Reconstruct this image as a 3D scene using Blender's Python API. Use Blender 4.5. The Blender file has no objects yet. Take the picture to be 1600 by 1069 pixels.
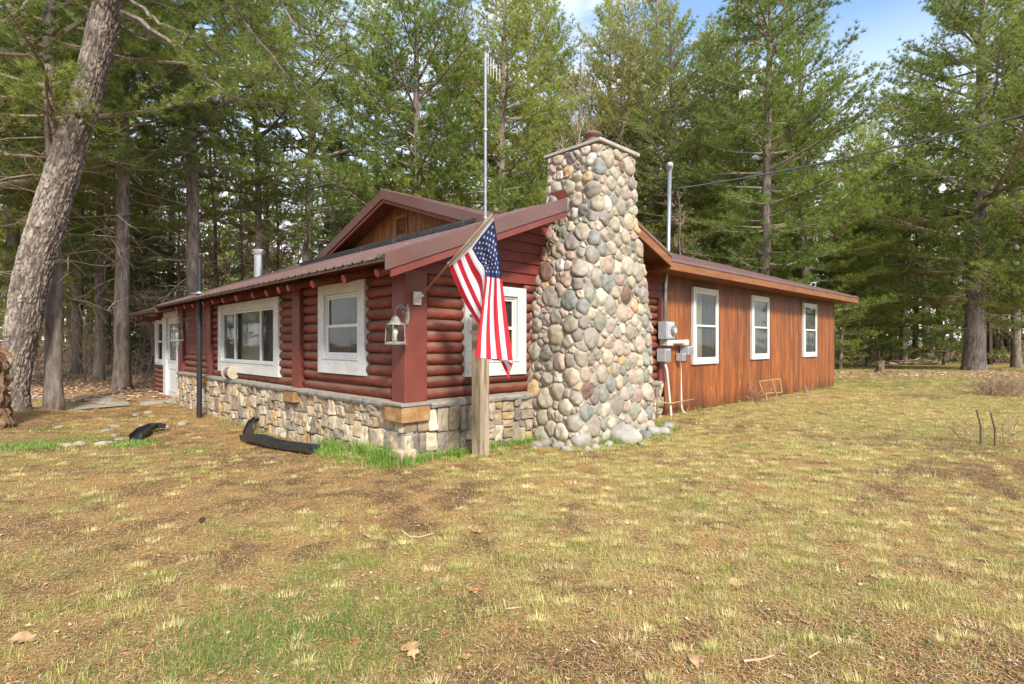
import bpy, bmesh, math, random
import numpy as np
from mathutils import Vector
rad = math.radians
rng = np.random.default_rng(11)
random.seed(7)
SC = bpy.context.scene
COL = SC.collection

# ------------------------------------------------------------------ noise
def _h(ix, iy, iz):
    n = (ix.astype(np.int64)*73856093) ^ (iy.astype(np.int64)*19349663) ^ (iz.astype(np.int64)*83492791)
    n = (n ^ (n >> 13)) * 1274126177
    n = n ^ (n >> 16)
    return (n & 0xffff) / 65535.0
def vn(x, y, z=0.0):
    x = np.asarray(x, float); y = np.asarray(y, float); z = np.zeros_like(x)+z
    ix, iy, iz = np.floor(x).astype(int), np.floor(y).astype(int), np.floor(z).astype(int)
    fx, fy, fz = x-ix, y-iy, z-iz
    fx = fx*fx*(3-2*fx); fy = fy*fy*(3-2*fy); fz = fz*fz*(3-2*fz)
    r = 0
    for a in (0, 1):
        for b in (0, 1):
            for c in (0, 1):
                w = (fx if a else 1-fx)*(fy if b else 1-fy)*(fz if c else 1-fz)
                r = r + w*_h(ix+a, iy+b, iz+c)
    return r
def fbm(x, y, z=0.0, o=4):
    r = 0; a = .5; t = 0
    for i in range(o):
        r = r + a*vn(np.asarray(x)*2**i+17*i, np.asarray(y)*2**i+31*i, np.asarray(z)*2**i); t += a; a *= .5
    return r/t
def sstep(a, b, x):
    t = np.clip((np.asarray(x, float)-a)/(b-a), 0, 1); return t*t*(3-2*t)

# ------------------------------------------------------------------ mesh builder
class MB:
    def __init__(s): s.v = []; s.n = 0; s.f = []; s.c = []; s.m = []
    def add(s, verts, faces, col=None, mi=0):
        verts = np.asarray(verts, float).reshape(-1, 3)
        off = s.n; s.v.append(verts); s.n += len(verts)
        groups = {}
        if isinstance(faces, np.ndarray): groups[faces.shape[1]] = (faces, np.arange(len(faces)))
        else:
            for i, f in enumerate(faces): groups.setdefault(len(f), ([], []))[0].append(f); groups[len(f)][1].append(i)
        for k, (fa, idx) in groups.items():
            fa = np.asarray(fa, int)+off
            s.f.append(fa)
            if col is None: c = np.ones((len(fa), 3))
            else:
                c = np.asarray(col, float)
                c = np.tile(c, (len(fa), 1)) if c.ndim == 1 else c[np.asarray(idx)]
            s.c.append(c); s.m.append(np.full(len(fa), mi, int))
        return off
    def box(s, x0, x1, y0, y1, z0, z1, col=None, mi=0, fn=None, jit=0):
        v = np.array([(x, y, z) for x in (x0, x1) for y in (y0, y1) for z in (z0, z1)], float)
        if jit: v += rng.uniform(-jit, jit, v.shape)
        if fn: v = np.array([fn(*p) for p in v])
        s.add(v, [(0, 1, 3, 2), (4, 6, 7, 5), (0, 4, 5, 1), (2, 3, 7, 6), (0, 2, 6, 4), (1, 5, 7, 3)], col, mi)
    def tube(s, pts, rads, n=8, col=None, caps=True, mi=0, ell=None):
        pts = np.asarray(pts, float); m = len(pts)
        rads = np.zeros(m)+rads
        d = np.gradient(pts, axis=0); d /= (np.linalg.norm(d, axis=1)[:, None]+1e-9)
        up = np.array([0, 0, 1.]) if abs(d[:, 2]).mean() < .85 else np.array([1., 0, 0])
        a = np.cross(d, up); a /= (np.linalg.norm(a, axis=1)[:, None]+1e-9)
        b = np.cross(a, d)
        th = np.arange(n)*2*np.pi/n
        ring = pts[:, None, :]+rads[:, None, None]*(np.cos(th)[None, :, None]*a[:, None, :]+np.sin(th)[None, :, None]*b[:, None, :])
        i = np.arange(m-1)[:, None]*n; j = np.arange(n)[None, :]; k = (j+1) % n
        q = np.stack([i+j, i+k, i+n+k, i+n+j], -1).reshape(-1, 4)[:, ::-1]
        off = s.add(ring.reshape(-1, 3), q, col, mi)
        if caps:
            s.n += 0
            s.f.append((np.arange(n)[None, :]+off)); s.c.append(np.ones((1, 3)) if col is None else np.asarray(col, float).reshape(-1, 3)[:1]); s.m.append(np.array([mi]))
            s.f.append((np.arange(n)[::-1][None, :]+off+(m-1)*n)); s.c.append(np.ones((1, 3)) if col is None else np.asarray(col, float).reshape(-1, 3)[:1]); s.m.append(np.array([mi]))
    def lathe(s, prof, cx=0, cy=0, n=16, col=None, mi=0):
        prof = np.asarray(prof, float); m = len(prof)
        th = np.arange(n)*2*np.pi/n
        v = np.stack([cx+prof[:, 0][:, None]*np.cos(th), cy+prof[:, 0][:, None]*np.sin(th), np.repeat(prof[:, 1][:, None], n, 1)], -1)
        i = np.arange(m-1)[:, None]*n; j = np.arange(n)[None, :]; k = (j+1) % n
        s.add(v.reshape(-1, 3), np.stack([i+j, i+k, i+n+k, i+n+j], -1).reshape(-1, 4), col, mi)
    def build(s, name, mats, parent=None, smooth=False, recalc=False, bevel=0, loc=None, col=True, sharp=None):
        V = np.concatenate(s.v); me = bpy.data.meshes.new(name)
        me.vertices.add(len(V)); me.vertices.foreach_set('co', V.ravel())
        tot = sum(f.size for f in s.f); npoly = sum(len(f) for f in s.f)
        me.loops.add(tot); me.polygons.add(npoly)
        me.loops.foreach_set('vertex_index', np.concatenate([f.ravel() for f in s.f]).astype(np.int32))
        ls = []; o = 0
        for f in s.f: ls.append(o+np.arange(len(f))*f.shape[1]); o += f.size
        me.polygons.foreach_set('loop_start', np.concatenate(ls).astype(np.int32))
        me.polygons.foreach_set('material_index', np.concatenate(s.m).astype(np.int32))
        if not isinstance(mats, (list, tuple)): mats = [mats]
        for m in mats: me.materials.append(m)
        me.update(calc_edges=True)
        if col:
            at = me.attributes.new('Col', 'FLOAT_COLOR', 'FACE')
            c = np.concatenate(s.c); c = np.hstack([c, np.ones((len(c), 1))])
            at.data.foreach_set('color', c.ravel())
        if recalc:
            bm = bmesh.new(); bm.from_mesh(me); bmesh.ops.recalc_face_normals(bm, faces=bm.faces); bm.to_mesh(me); bm.free()
        me.polygons.foreach_set('use_smooth', np.full(npoly, bool(smooth)))
        o = bpy.data.objects.new(name, me); COL.objects.link(o)
        if parent: o.parent = parent
        if loc is not None: o.location = loc
        if bevel:
            b = o.modifiers.new('bevel', 'BEVEL'); b.width = bevel; b.segments = 2; b.limit_method = 'ANGLE'
        return o

def tag(o, label=None, cat=None, group=None, kind=None):
    if label: o['label'] = label
    if cat: o['category'] = cat
    if group: o['group'] = group
    if kind: o['kind'] = kind
    return o
def empty(name, loc=(0, 0, 0), rz=0, label=None, cat=None, group=None):
    o = bpy.data.objects.new(name, None); COL.objects.link(o); o.empty_display_size = .1
    o.location = loc; o.rotation_euler = (0, 0, rz)
    return tag(o, label, cat, group)
def dup(root, loc, rz, scale=1, label=None, group=None):
    r = root.copy(); COL.objects.link(r); r.location = loc; r.rotation_euler = (0, 0, rz); r.scale = (scale,)*3
    if label: r['label'] = label
    if group: r['group'] = group
    for ch in list(root.children):
        c = ch.copy(); COL.objects.link(c); c.parent = r
        for g in ch.children:
            d = g.copy(); COL.objects.link(d); d.parent = c
    return r

# ------------------------------------------------------------------ materials
def pm(name, ramp, scale=4, stretch=(1, 1, 1), rough=.75, bump=0, bscale=None, bdist=.01, attr=0, metal=0, transl=0, objrand=0,
       detail=6, spec=.4, extra=None, coat=0, islands=0):
    m = bpy.data.materials.new(name); m.use_nodes = True; nt = m.node_tree; N = nt.nodes; Lk = nt.links
    N.clear(); out = N.new('ShaderNodeOutputMaterial'); p = N.new('ShaderNodeBsdfPrincipled')
    p.inputs['Roughness'].default_value = rough; p.inputs['Metallic'].default_value = metal
    p.inputs['Specular IOR Level'].default_value = spec
    if coat: p.inputs['Coat Weight'].default_value = coat
    tc = N.new('ShaderNodeTexCoord'); mp = N.new('ShaderNodeMapping'); mp.inputs['Scale'].default_value = stretch
    Lk.new(tc.outputs['Object'], mp.inputs[0])
    if isinstance(ramp[0], (int, float)): ramp = [(0, ramp)]
    if len(ramp) > 1:
        nz = N.new('ShaderNodeTexNoise'); nz.inputs['Scale'].default_value = scale; nz.inputs['Detail'].default_value = detail; nz.inputs['Roughness'].default_value = .6
        Lk.new(mp.outputs[0], nz.inputs[0])
        cr = N.new('ShaderNodeValToRGB'); Lk.new(nz.outputs[0], cr.inputs[0])
        while len(cr.color_ramp.elements) < len(ramp): cr.color_ramp.elements.new(.5)
        for e, (q, c) in zip(cr.color_ramp.elements, ramp): e.position = q; e.color = (*c, 1)
        col = cr.outputs[0]
    else:
        rgb = N.new('ShaderNodeRGB'); rgb.outputs[0].default_value = (*ramp[0][1], 1); col = rgb.outputs[0]
    if attr:
        a = N.new('ShaderNodeAttribute'); a.attribute_name = 'Col'
        mx = N.new('ShaderNodeMix'); mx.data_type = 'RGBA'; mx.blend_type = 'MULTIPLY'; mx.inputs[0].default_value = attr
        Lk.new(col, mx.inputs[6]); Lk.new(a.outputs['Color'], mx.inputs[7]); col = mx.outputs[2]
    if objrand or islands:
        if objrand: oi = N.new('ShaderNodeObjectInfo'); src = oi.outputs['Random']; amt = objrand
        else: oi = N.new('ShaderNodeNewGeometry'); src = oi.outputs['Random Per Island']; amt = islands
        hs = N.new('ShaderNodeHueSaturation'); mr = N.new('ShaderNodeMapRange'); mr.inputs[3].default_value = 1-amt; mr.inputs[4].default_value = 1+amt
        Lk.new(src, mr.inputs[0]); Lk.new(mr.outputs[0], hs.inputs['Value'])
        if objrand:
            mr2 = N.new('ShaderNodeMapRange'); mr2.inputs[3].default_value = .515; mr2.inputs[4].default_value = .485
            Lk.new(src, mr2.inputs[0]); Lk.new(mr2.outputs[0], hs.inputs['Hue'])
        Lk.new(col, hs.inputs['Color']); col = hs.outputs[0]
    if extra: col = extra(nt, col, tc)
    Lk.new(col, p.inputs['Base Color'])
    if bump:
        bn = N.new('ShaderNodeTexNoise'); bn.inputs['Scale'].default_value = bscale or scale*3; bn.inputs['Detail'].default_value = 8; bn.inputs['Roughness'].default_value = .65
        Lk.new(mp.outputs[0], bn.inputs[0])
        bp = N.new('ShaderNodeBump'); bp.inputs['Strength'].default_value = bump; bp.inputs['Distance'].default_value = bdist
        Lk.new(bn.outputs[0], bp.inputs['Height']); Lk.new(bp.outputs[0], p.inputs['Normal'])
    if transl:
        tr = N.new('ShaderNodeBsdfTranslucent'); Lk.new(col, tr.inputs[0]); ms = N.new('ShaderNodeMixShader'); ms.inputs[0].default_value = transl
        Lk.new(p.outputs[0], ms.inputs[1]); Lk.new(tr.outputs[0], ms.inputs[2]); Lk.new(ms.outputs[0], out.inputs[0])
    else: Lk.new(p.outputs[0], out.inputs[0])
    return m

def wear_top(c2, lo=.35, hi=.85, nscale=6, stretch=(1, 1, 1)):
    """weathering that sits on upward-facing surfaces (dirt and faded paint on top of each log)"""
    def fn(nt, col, tc):
        N = nt.nodes; Lk = nt.links
        g = N.new('ShaderNodeNewGeometry'); sx = N.new('ShaderNodeSeparateXYZ'); Lk.new(g.outputs['Normal'], sx.inputs[0])
        nz = N.new('ShaderNodeTexNoise'); nz.inputs['Scale'].default_value = nscale; nz.inputs['Detail'].default_value = 6
        mp = N.new('ShaderNodeMapping'); mp.inputs['Scale'].default_value = stretch; Lk.new(tc.outputs['Object'], mp.inputs[0]); Lk.new(mp.outputs[0], nz.inputs[0])
        a = N.new('ShaderNodeMath'); a.operation = 'MULTIPLY_ADD'; a.inputs[1].default_value = .9; Lk.new(nz.outputs[0], a.inputs[0]); a.inputs[2].default_value = -.45
        b = N.new('ShaderNodeMath'); b.operation = 'ADD'; Lk.new(a.outputs[0], b.inputs[0]); Lk.new(sx.outputs[2], b.inputs[1])
        mr = N.new('ShaderNodeMapRange'); mr.inputs[1].default_value = lo; mr.inputs[2].default_value = hi; mr.inputs[3].default_value = 0; mr.inputs[4].default_value = .8; Lk.new(b.outputs[0], mr.inputs[0])
        mx = N.new('ShaderNodeMix'); mx.data_type = 'RGBA'; Lk.new(mr.outputs[0], mx.inputs[0]); Lk.new(col, mx.inputs[6]); mx.inputs[7].default_value = (*c2, 1)
        return mx.outputs[2]
    return fn
def blotch(c2, scale, lo, hi, amt=.8, stretch=(1, 1, 1)):
    def fn(nt, col, tc):
        N = nt.nodes; Lk = nt.links
        nz = N.new('ShaderNodeTexNoise'); nz.inputs['Scale'].default_value = scale; nz.inputs['Detail'].default_value = 8
        mp = N.new('ShaderNodeMapping'); mp.inputs['Scale'].default_value = stretch; mp.inputs['Location'].default_value = (3, 5, 9); Lk.new(tc.outputs['Object'], mp.inputs[0]); Lk.new(mp.outputs[0], nz.inputs[0])
        mr = N.new('ShaderNodeMapRange'); mr.inputs[1].default_value = lo; mr.inputs[2].default_value = hi; mr.inputs[4].default_value = amt; Lk.new(nz.outputs[0], mr.inputs[0])
        mx = N.new('ShaderNodeMix'); mx.data_type = 'RGBA'; Lk.new(mr.outputs[0], mx.inputs[0]); Lk.new(col, mx.inputs[6]); mx.inputs[7].default_value = (*c2, 1)
        return mx.outputs[2]
    return fn

M = {}
M['log'] = pm('red_stained_log', [(.3, (.10, .020, .013)), (.55, (.19, .042, .025)), (.8, (.26, .070, .042))], 5, (1, 1, 3), .6, .8, 26, .009,
              attr=1, extra=wear_top((.17, .105, .065), .12, .72, 9, (1, 1, 2)))
M['log_end'] = pm('log_end_paint', [(.3, (.30, .05, .035)), (.7, (.45, .11, .07))], 18, rough=.7, bump=.4, bscale=60)
M['redpaint'] = pm('barn_red_paint', [(.3, (.125, .022, .016)), (.7, (.19, .038, .026))], 3, rough=.55, bump=.25, bscale=35, bdist=.003,
                   extra=blotch((.30, .10, .07), 30, .66, .72, .7))
M['trimred'] = pm('red_trim_paint', [(.3, (.13, .030, .021)), (.7, (.185, .048, .032))], 3, rough=.5, bump=.15, bscale=35, bdist=.003)
M['white'] = pm('weathered_white_paint', [(.3, (.50, .50, .465)), (.7, (.62, .62, .59))], 4, rough=.55, bump=.25, bscale=40, bdist=.003,
                extra=blotch((.38, .33, .26), 14, .60, .70, .8))
M['vinyl'] = pm('white_vinyl', [(.3, (.55, .55, .53)), (.7, (.63, .63, .61))], 6, rough=.4)
M['sill'] = pm('grey_flagstone_ledge', [(.3, (.13, .125, .12)), (.5, (.24, .225, .20)), (.75, (.34, .30, .235))], 7, (1, 1, 2), .85, .7, 25, .006,
               extra=wear_top((.33, .26, .17), .5, .95, 12))
M['stone'] = pm('ledge_stone', [(.25, (.66, .62, .58)), (.55, (1.0, .97, .92)), (.8, (1.25, 1.2, 1.1))], 9, (1, 1, 1), .85, .9, 22, .012, attr=1)
M['cobble'] = pm('river_cobble', [(.25, (.66, .64, .62)), (.5, (1, .98, .95)), (.78, (1.3, 1.25, 1.2))], 16, (1, 1, 1), .7, .55, 60, .004, attr=1,
                 extra=blotch((.42, .40, .37), 40, .60, .68, .45))
M['mortar'] = pm('mortar', [(.3, (.22, .195, .16)), (.7, (.36, .325, .275))], 12, rough=.95, bump=.8, bscale=50, bdist=.01)
M['concrete'] = pm('concrete_cap', [(.3, (.30, .275, .23)), (.7, (.44, .41, .35))], 8, rough=.9, bump=.5, bscale=50, bdist=.004)
M['clay'] = pm('clay_flue', [(.3, (.13, .07, .05)), (.7, (.20, .11, .075))], 8, rough=.7)
M['roofmetal'] = pm('brown_roof_metal', [(.3, (.10, .055, .045)), (.7, (.155, .088, .072))], 2.5, (1, 1, 1), .36, .1, 20, .003, spec=.5,
                    extra=blotch((.30, .20, .15), 9, .6, .75, .5))
M['fasciametal'] = pm('brown_metal_fascia', [(.3, (.105, .048, .037)), (.7, (.15, .072, .056))], 1.2, rough=.34, spec=.55, bump=.1, bscale=9, bdist=.004)
M['greywood'] = pm('weathered_grey_wood', [(.3, (.12, .10, .08)), (.7, (.26, .22, .175))], 6, (1, 1, 1), .85, .6, 30, .005)
M['orangefascia'] = pm('stained_cedar_fascia', [(.3, (.16, .058, .02)), (.7, (.28, .11, .042))], 2.2, (1, 1, 6), .6, .3, 25, .004)
M['soffit'] = pm('stained_soffit', [(.3, (.11, .036, .013)), (.7, (.20, .07, .026))], 3, (1, 3, 1), .7, .2, 20)
def cedar_extra(nt, col, tc):
    N = nt.nodes; Lk = nt.links
    a = blotch((.085, .028, .012), 2.2, .50, .70, .8, (3.2, 3.2, .35))(nt, col, tc)
    b = blotch((.55, .24, .09), 2.6, .67, .74, .55, (2.4, 2.4, 1.1))(nt, a, tc)
    # old water staining: rises from the splash line and hangs below the eave
    sx = N.new('ShaderNodeSeparateXYZ'); Lk.new(tc.outputs['Object'], sx.inputs[0])
    nz = N.new('ShaderNodeTexNoise'); nz.inputs['Scale'].default_value = 1; nz.inputs['Detail'].default_value = 5
    mp = N.new('ShaderNodeMapping'); mp.inputs['Scale'].default_value = (5, 5, .7); Lk.new(tc.outputs['Object'], mp.inputs[0]); Lk.new(mp.outputs[0], nz.inputs[0])
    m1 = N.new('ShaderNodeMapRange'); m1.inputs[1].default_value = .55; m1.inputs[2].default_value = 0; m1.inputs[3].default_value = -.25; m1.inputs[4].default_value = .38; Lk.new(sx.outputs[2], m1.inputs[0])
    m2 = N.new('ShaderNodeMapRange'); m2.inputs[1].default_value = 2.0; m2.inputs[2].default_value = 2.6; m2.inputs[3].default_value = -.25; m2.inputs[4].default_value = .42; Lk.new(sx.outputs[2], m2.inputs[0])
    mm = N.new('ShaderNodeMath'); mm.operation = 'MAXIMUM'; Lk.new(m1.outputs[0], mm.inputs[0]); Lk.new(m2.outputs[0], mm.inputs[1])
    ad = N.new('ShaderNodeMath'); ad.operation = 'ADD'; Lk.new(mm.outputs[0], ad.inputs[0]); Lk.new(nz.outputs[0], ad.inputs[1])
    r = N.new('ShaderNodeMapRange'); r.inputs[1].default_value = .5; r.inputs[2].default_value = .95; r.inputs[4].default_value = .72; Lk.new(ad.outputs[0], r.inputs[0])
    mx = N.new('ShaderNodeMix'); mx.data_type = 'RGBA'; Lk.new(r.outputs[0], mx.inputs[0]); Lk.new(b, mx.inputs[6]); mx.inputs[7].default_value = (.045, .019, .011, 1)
    return mx.outputs[2]
M['cedar'] = pm('stained_cedar_boards', [(.28, (.14, .038, .010)), (.5, (.25, .072, .016)), (.75, (.36, .125, .03))], 3, (5, 5, .5), .55, .35, 14, .004, islands=.2, extra=cedar_extra)
M['cedar_dark'] = pm('gable_cedar_boards', [(.3, (.13, .055, .02)), (.55, (.26, .105, .035)), (.8, (.38, .16, .055))], 3, (5, 5, .6), .65, .35, 14, .004, islands=.22)
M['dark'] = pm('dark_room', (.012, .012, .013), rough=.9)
M['black'] = pm('black_plastic', [(.3, (.016, .017, .019)), (.7, (.04, .042, .046))], 8, rough=.45, bump=.2, bscale=30)
M['blackmetal'] = pm('black_pipe_metal', (.02, .02, .022), rough=.5)
M['steel'] = pm('galvanised_steel', [(.3, (.30, .31, .32)), (.7, (.42, .43, .44))], 20, rough=.42, metal=.7)
M['stainless'] = pm('stainless_flue', [(.3, (.55, .55, .55)), (.7, (.68, .68, .67))], 6, rough=.25, metal=.9)
M['grey'] = pm('grey_utility_enamel', [(.3, (.33, .35, .36)), (.7, (.43, .45, .46))], 10, rough=.5)
M['pvc'] = pm('pale_pvc', [(.3, (.50, .47, .42)), (.7, (.62, .59, .53))], 10, rough=.6)
M['curtain'] = pm('pale_curtain', [(.3, (.20, .20, .15)), (.7, (.34, .335, .25))], 3, (8, 8, .3), .9)
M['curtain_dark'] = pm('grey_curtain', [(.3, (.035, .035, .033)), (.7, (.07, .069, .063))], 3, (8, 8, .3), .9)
M['blind'] = pm('grey_green_blind', [(.3, (.10, .112, .10)), (.7, (.155, .168, .15))], 3, (1, 1, 4), .8)
M['verdigris'] = pm('flaking_lantern_paint', [(.3, (.11, .11, .09)), (.55, (.24, .24, .205)), (.75, (.42, .42, .38))], 25, rough=.75, bump=.4, bscale=60, bdist=.002)
M['bulb'] = pm('frosted_bulb', (.75, .72, .62), rough=.3)
M['post'] = pm('weathered_timber_post', [(.25, (.16, .115, .07)), (.5, (.32, .25, .165)), (.8, (.46, .375, .26))], 5, (3, 3, .35), .85, .7, 14, .006,
               extra=blotch((.12, .08, .045), 3, .56, .62, .7, (9, 9, .5)))
M['flagwhite'] = pm('flag_white', (.78, .79, .82), rough=.75, transl=.22)
M['flagred'] = pm('flag_red', (.62, .020, .035), rough=.7, transl=.22)
M['flagblue'] = pm('flag_blue', (.022, .035, .115), rough=.7, transl=.15)
M['flaghem'] = pm('flag_hem', (.70, .71, .73), rough=.8)
M['polewood'] = pm('flag_pole_wood', [(.3, (.22, .16, .10)), (.7, (.34, .26, .17))], 9, rough=.6)
M['copper'] = pm('copper_wire_wound', (.10, .08, .07), rough=.6)
M['palewood'] = pm('pale_spool_wood', [(.3, (.42, .35, .25)), (.7, (.58, .50, .38))], 9, rough=.8)
M['rust'] = pm('yellow_rusty_steel', [(.35, (.22, .12, .05)), (.6, (.42, .33, .14))], 25, rough=.7)
M['ochre'] = pm('ochre_cap_stone', [(.25, (.17, .095, .045)), (.5, (.32, .17, .065)), (.8, (.46, .33, .19))], 8, rough=.85, bump=.7, bscale=22, bdist=.01)
M['rock'] = pm('pale_field_stone', [(.25, (.32, .295, .26)), (.5, (.47, .445, .40)), (.8, (.60, .575, .53))], 9, rough=.85, bump=.7, bscale=25, bdist=.01, attr=1)
M['slab'] = pm('stone_walk', [(.3, (.22, .19, .15)), (.7, (.38, .34, .28))], 5, rough=.95, bump=.6, bscale=25)
M['stump'] = pm('rotting_wood', [(.3, (.09, .055, .035)), (.6, (.22, .13, .07)), (.8, (.36, .20, .10))], 8, rough=.95, bump=1, bscale=20, bdist=.03,
                extra=blotch((.10, .12, .035), 5, .58, .66, .8))
def bark(name, c1, c2, c3, s=1.0, lich=None):
    return pm(name, [(.32, c1), (.5, c2), (.72, c3)], 9*s, (1, 1, .28), .95, 1.0, 16*s, .03, detail=9, attr=.9, extra=blotch(lich, 7, .62, .68, .6) if lich else None)
M['bark'] = bark('pine_bark', (.075, .056, .043), (.175, .138, .11), (.29, .24, .20))
M['barkgrey'] = bark('grey_bark', (.07, .058, .048), (.16, .135, .115), (.27, .235, .205), 1, (.17, .19, .12))
M['barkbig'] = pm('big_pine_bark', [(.3, (.7, .66, .62)), (.55, (1, .97, .93)), (.8, (1.3, 1.25, 1.2))], 14, (1, 1, .5), .95, .9, 45, .01, attr=1,
                  extra=blotch((.40, .41, .36), 24, .63, .69, .6))
M['twig'] = pm('dry_twig', [(.3, (.17, .13, .095)), (.7, (.34, .27, .205))], 6, rough=.9, attr=.8)
def leafmat(name, tr=.45, objrand=.16):
    return pm(name, (1, 1, 1), rough=.62, transl=tr, attr=1, objrand=objrand, spec=.3)
M['needle'] = leafmat('pine_needles'); M['spruce'] = leafmat('spruce_needles', .2)
M['far'] = leafmat('distant_needles', .45, 0)
M['grass'] = pm('grass_blades', (1, 1, 1), rough=.65, transl=.3, attr=1, spec=.25)
M['litter'] = pm('fallen_litter', (1, 1, 1), rough=.8, attr=1, spec=.3)
M['leaf'] = pm('dry_oak_leaf', [(.3, (.36, .19, .085)), (.7, (.58, .38, .20))], 20, rough=.75, transl=.15, attr=1)
def glassmat(name, tint=(.55, .58, .58), ior=1.5, base=.0):
    m = bpy.data.materials.new(name); m.use_nodes = True; nt = m.node_tree; N = nt.nodes; N.clear()
    out = N.new('ShaderNodeOutputMaterial'); tr = N.new('ShaderNodeBsdfTransparent'); tr.inputs[0].default_value = (*tint, 1)
    g = N.new('ShaderNodeBsdfGlossy'); g.inputs['Roughness'].default_value = .03; g.inputs[0].default_value = (.42, .43, .42, 1)
    nz = N.new('ShaderNodeTexNoise'); nz.inputs['Scale'].default_value = 1.6; bp = N.new('ShaderNodeBump'); bp.inputs['Strength'].default_value = .06; bp.inputs['Distance'].default_value = .05
    nt.links.new(nz.outputs[0], bp.inputs['Height']); nt.links.new(bp.outputs[0], g.inputs['Normal'])
    lw_ = N.new('ShaderNodeLayerWeight'); lw_.inputs[0].default_value = .5; f0 = N.new('ShaderNodeMath'); f0.operation = 'POWER'; f0.inputs[1].default_value = 4; nt.links.new(lw_.outputs['Facing'], f0.inputs[0])
    f = N.new('ShaderNodeMath'); f.operation = 'MULTIPLY_ADD'; f.inputs[1].default_value = .75; f.inputs[2].default_value = .035; nt.links.new(f0.outputs[0], f.inputs[0])
    ms = N.new('ShaderNodeMixShader'); nt.links.new(f.outputs[0], ms.inputs[0]); nt.links.new(tr.outputs[0], ms.inputs[1]); nt.links.new(g.outputs[0], ms.inputs[2]); nt.links.new(ms.outputs[0], out.inputs[0])
    return m
M['glass'] = glassmat('window_glass', (.86, .87, .86), 1.36); M['lampglass'] = glassmat('lantern_glass', (.85, .86, .82), 1.35)

# ------------------------------------------------------------------ frames
CX, CY = -1.278, 6.49; RU = (.720, .694); RV = (-.694, .720); RZ = math.atan2(.694, .720)
F = 858.0; CH = 1.4; HY = 537.0
def W(u, v, z=0): return np.array([CX+RU[0]*u+RV[0]*v, CY+RU[1]*u+RV[1]*v, z])
def L2(x, y): x = x-CX; y = y-CY; return x*RU[0]+y*RU[1], x*RV[0]+y*RV[1]
def Vp(px, u):
    k = (px-800)/F; cx = CX+RU[0]*u; cy = CY+RU[1]*u
    return (cx-k*cy)/(-RV[0]+k*RV[1])
def Up(px, v):
    k = (px-800)/F; cx = CX+RV[0]*v; cy = CY+RV[1]*v
    return (k*cy-cx)/(RU[0]-k*RU[1])
def at(px, py, Y): return np.array([(px-800)/F*Y, Y, CH+(HY-py)/F*Y])

T1X, T1Y = -10.1, 11.2
def gz(x, y):
    x = np.asarray(x, float); y = np.asarray(y, float)
    u, v = L2(x, y)
    z = -.155*sstep(.3, 3.6, v)*(1-sstep(9.8, 12.5, v))*sstep(-5, -1.5, u)*(1-sstep(1, 3, u))
    z = z+.035*(fbm(x*.45, y*.45, 3.3, 3)-.5)+.018*(fbm(x*2.2, y*2.2, 1.1, 2)-.5)*sstep(2, 3, y)
    d = np.hypot(x-T1X, y-T1Y); z = z+.16*np.exp(-(d/1.0)**2)
    d = np.hypot(x-22.8, y-27); z = z+.10*np.exp(-(d/2.6)**2)
    z = z+.10*(1-sstep(0, 1, np.abs((np.hypot(x*.2, y-33)-0)/4)))*sstep(4, 8, x)
    return z

# ------------------------------------------------------------------ ground masks (albedo variation of the lawn)
def masks(x, y):
    u, v = L2(x, y)
    n1 = fbm(x*.55+4, y*.55+9, 0, 4); n2 = fbm(x*1.9+2, y*1.9+5, 2, 3); n3 = fbm(x*4.5, y*4.5, 5, 3)
    right = sstep(-3.2, 2.0, x+.25*(y-5))
    straw = np.clip(sstep(.42, .60, n1*.5+n2*.25+n3*.25+.11*right-.03), 0, 1)*(.25+.75*right)
    g = .7*sstep(.56, .70, n1*.35+n2*.4+n3*.25+.0)
    # green spots seen in the photograph
    for gx, gy, r, a in ((-1.1, 2.55, .75, .9), (-.55, 2.7, .45, .7), (2.0, 3.2, .35, .5), (1.6, 2.5, .35, .7), (-3.0, 3.2, .6, .5), (-7.2, 8.6, .8, .9), (-8.0, 7.6, .7, .6), (-9.5, 7.9, .7, .6), (-5.2, 7.2, .8, .5),
                         (9, 8.3, 1.6, .6), (7, 8.3, 1.8, .6), (12, 12, 2.5, .6), (3.5, 3.4, .3, .8)):
        g = np.maximum(g, a*np.exp(-(np.hypot(x-gx, y-gy)/r)**2)*(.4+1.0*n3))
    far = sstep(13, 18, y)*sstep(8, 10, x)
    g = np.maximum(g, far*sstep(.35, .6, n2)*.8*(1-sstep(24, 26, y)*(1-sstep(29, 30, y))))
    wall = np.maximum(np.exp(-((u-.0)/.5)**2)*sstep(-1, 0, v)*(1-sstep(9, 10, v))*.5, np.exp(-((v+.25)/.35)**2)*sstep(-.5, 0, u)*(1-sstep(16, 18, u)))
    forest = np.maximum(sstep(-1, 2, y-13.2-.25*(x+12))*sstep(-2, 0, -x-3), 0)
    litterband = sstep(0, 1, 1-np.abs(y-24.5)/3.5)*sstep(9, 12, x)*.9
    forest = np.maximum(forest, np.maximum(litterband, sstep(36, 42, y)))
    return straw, g, wall, forest, n1, n2, n3
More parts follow.
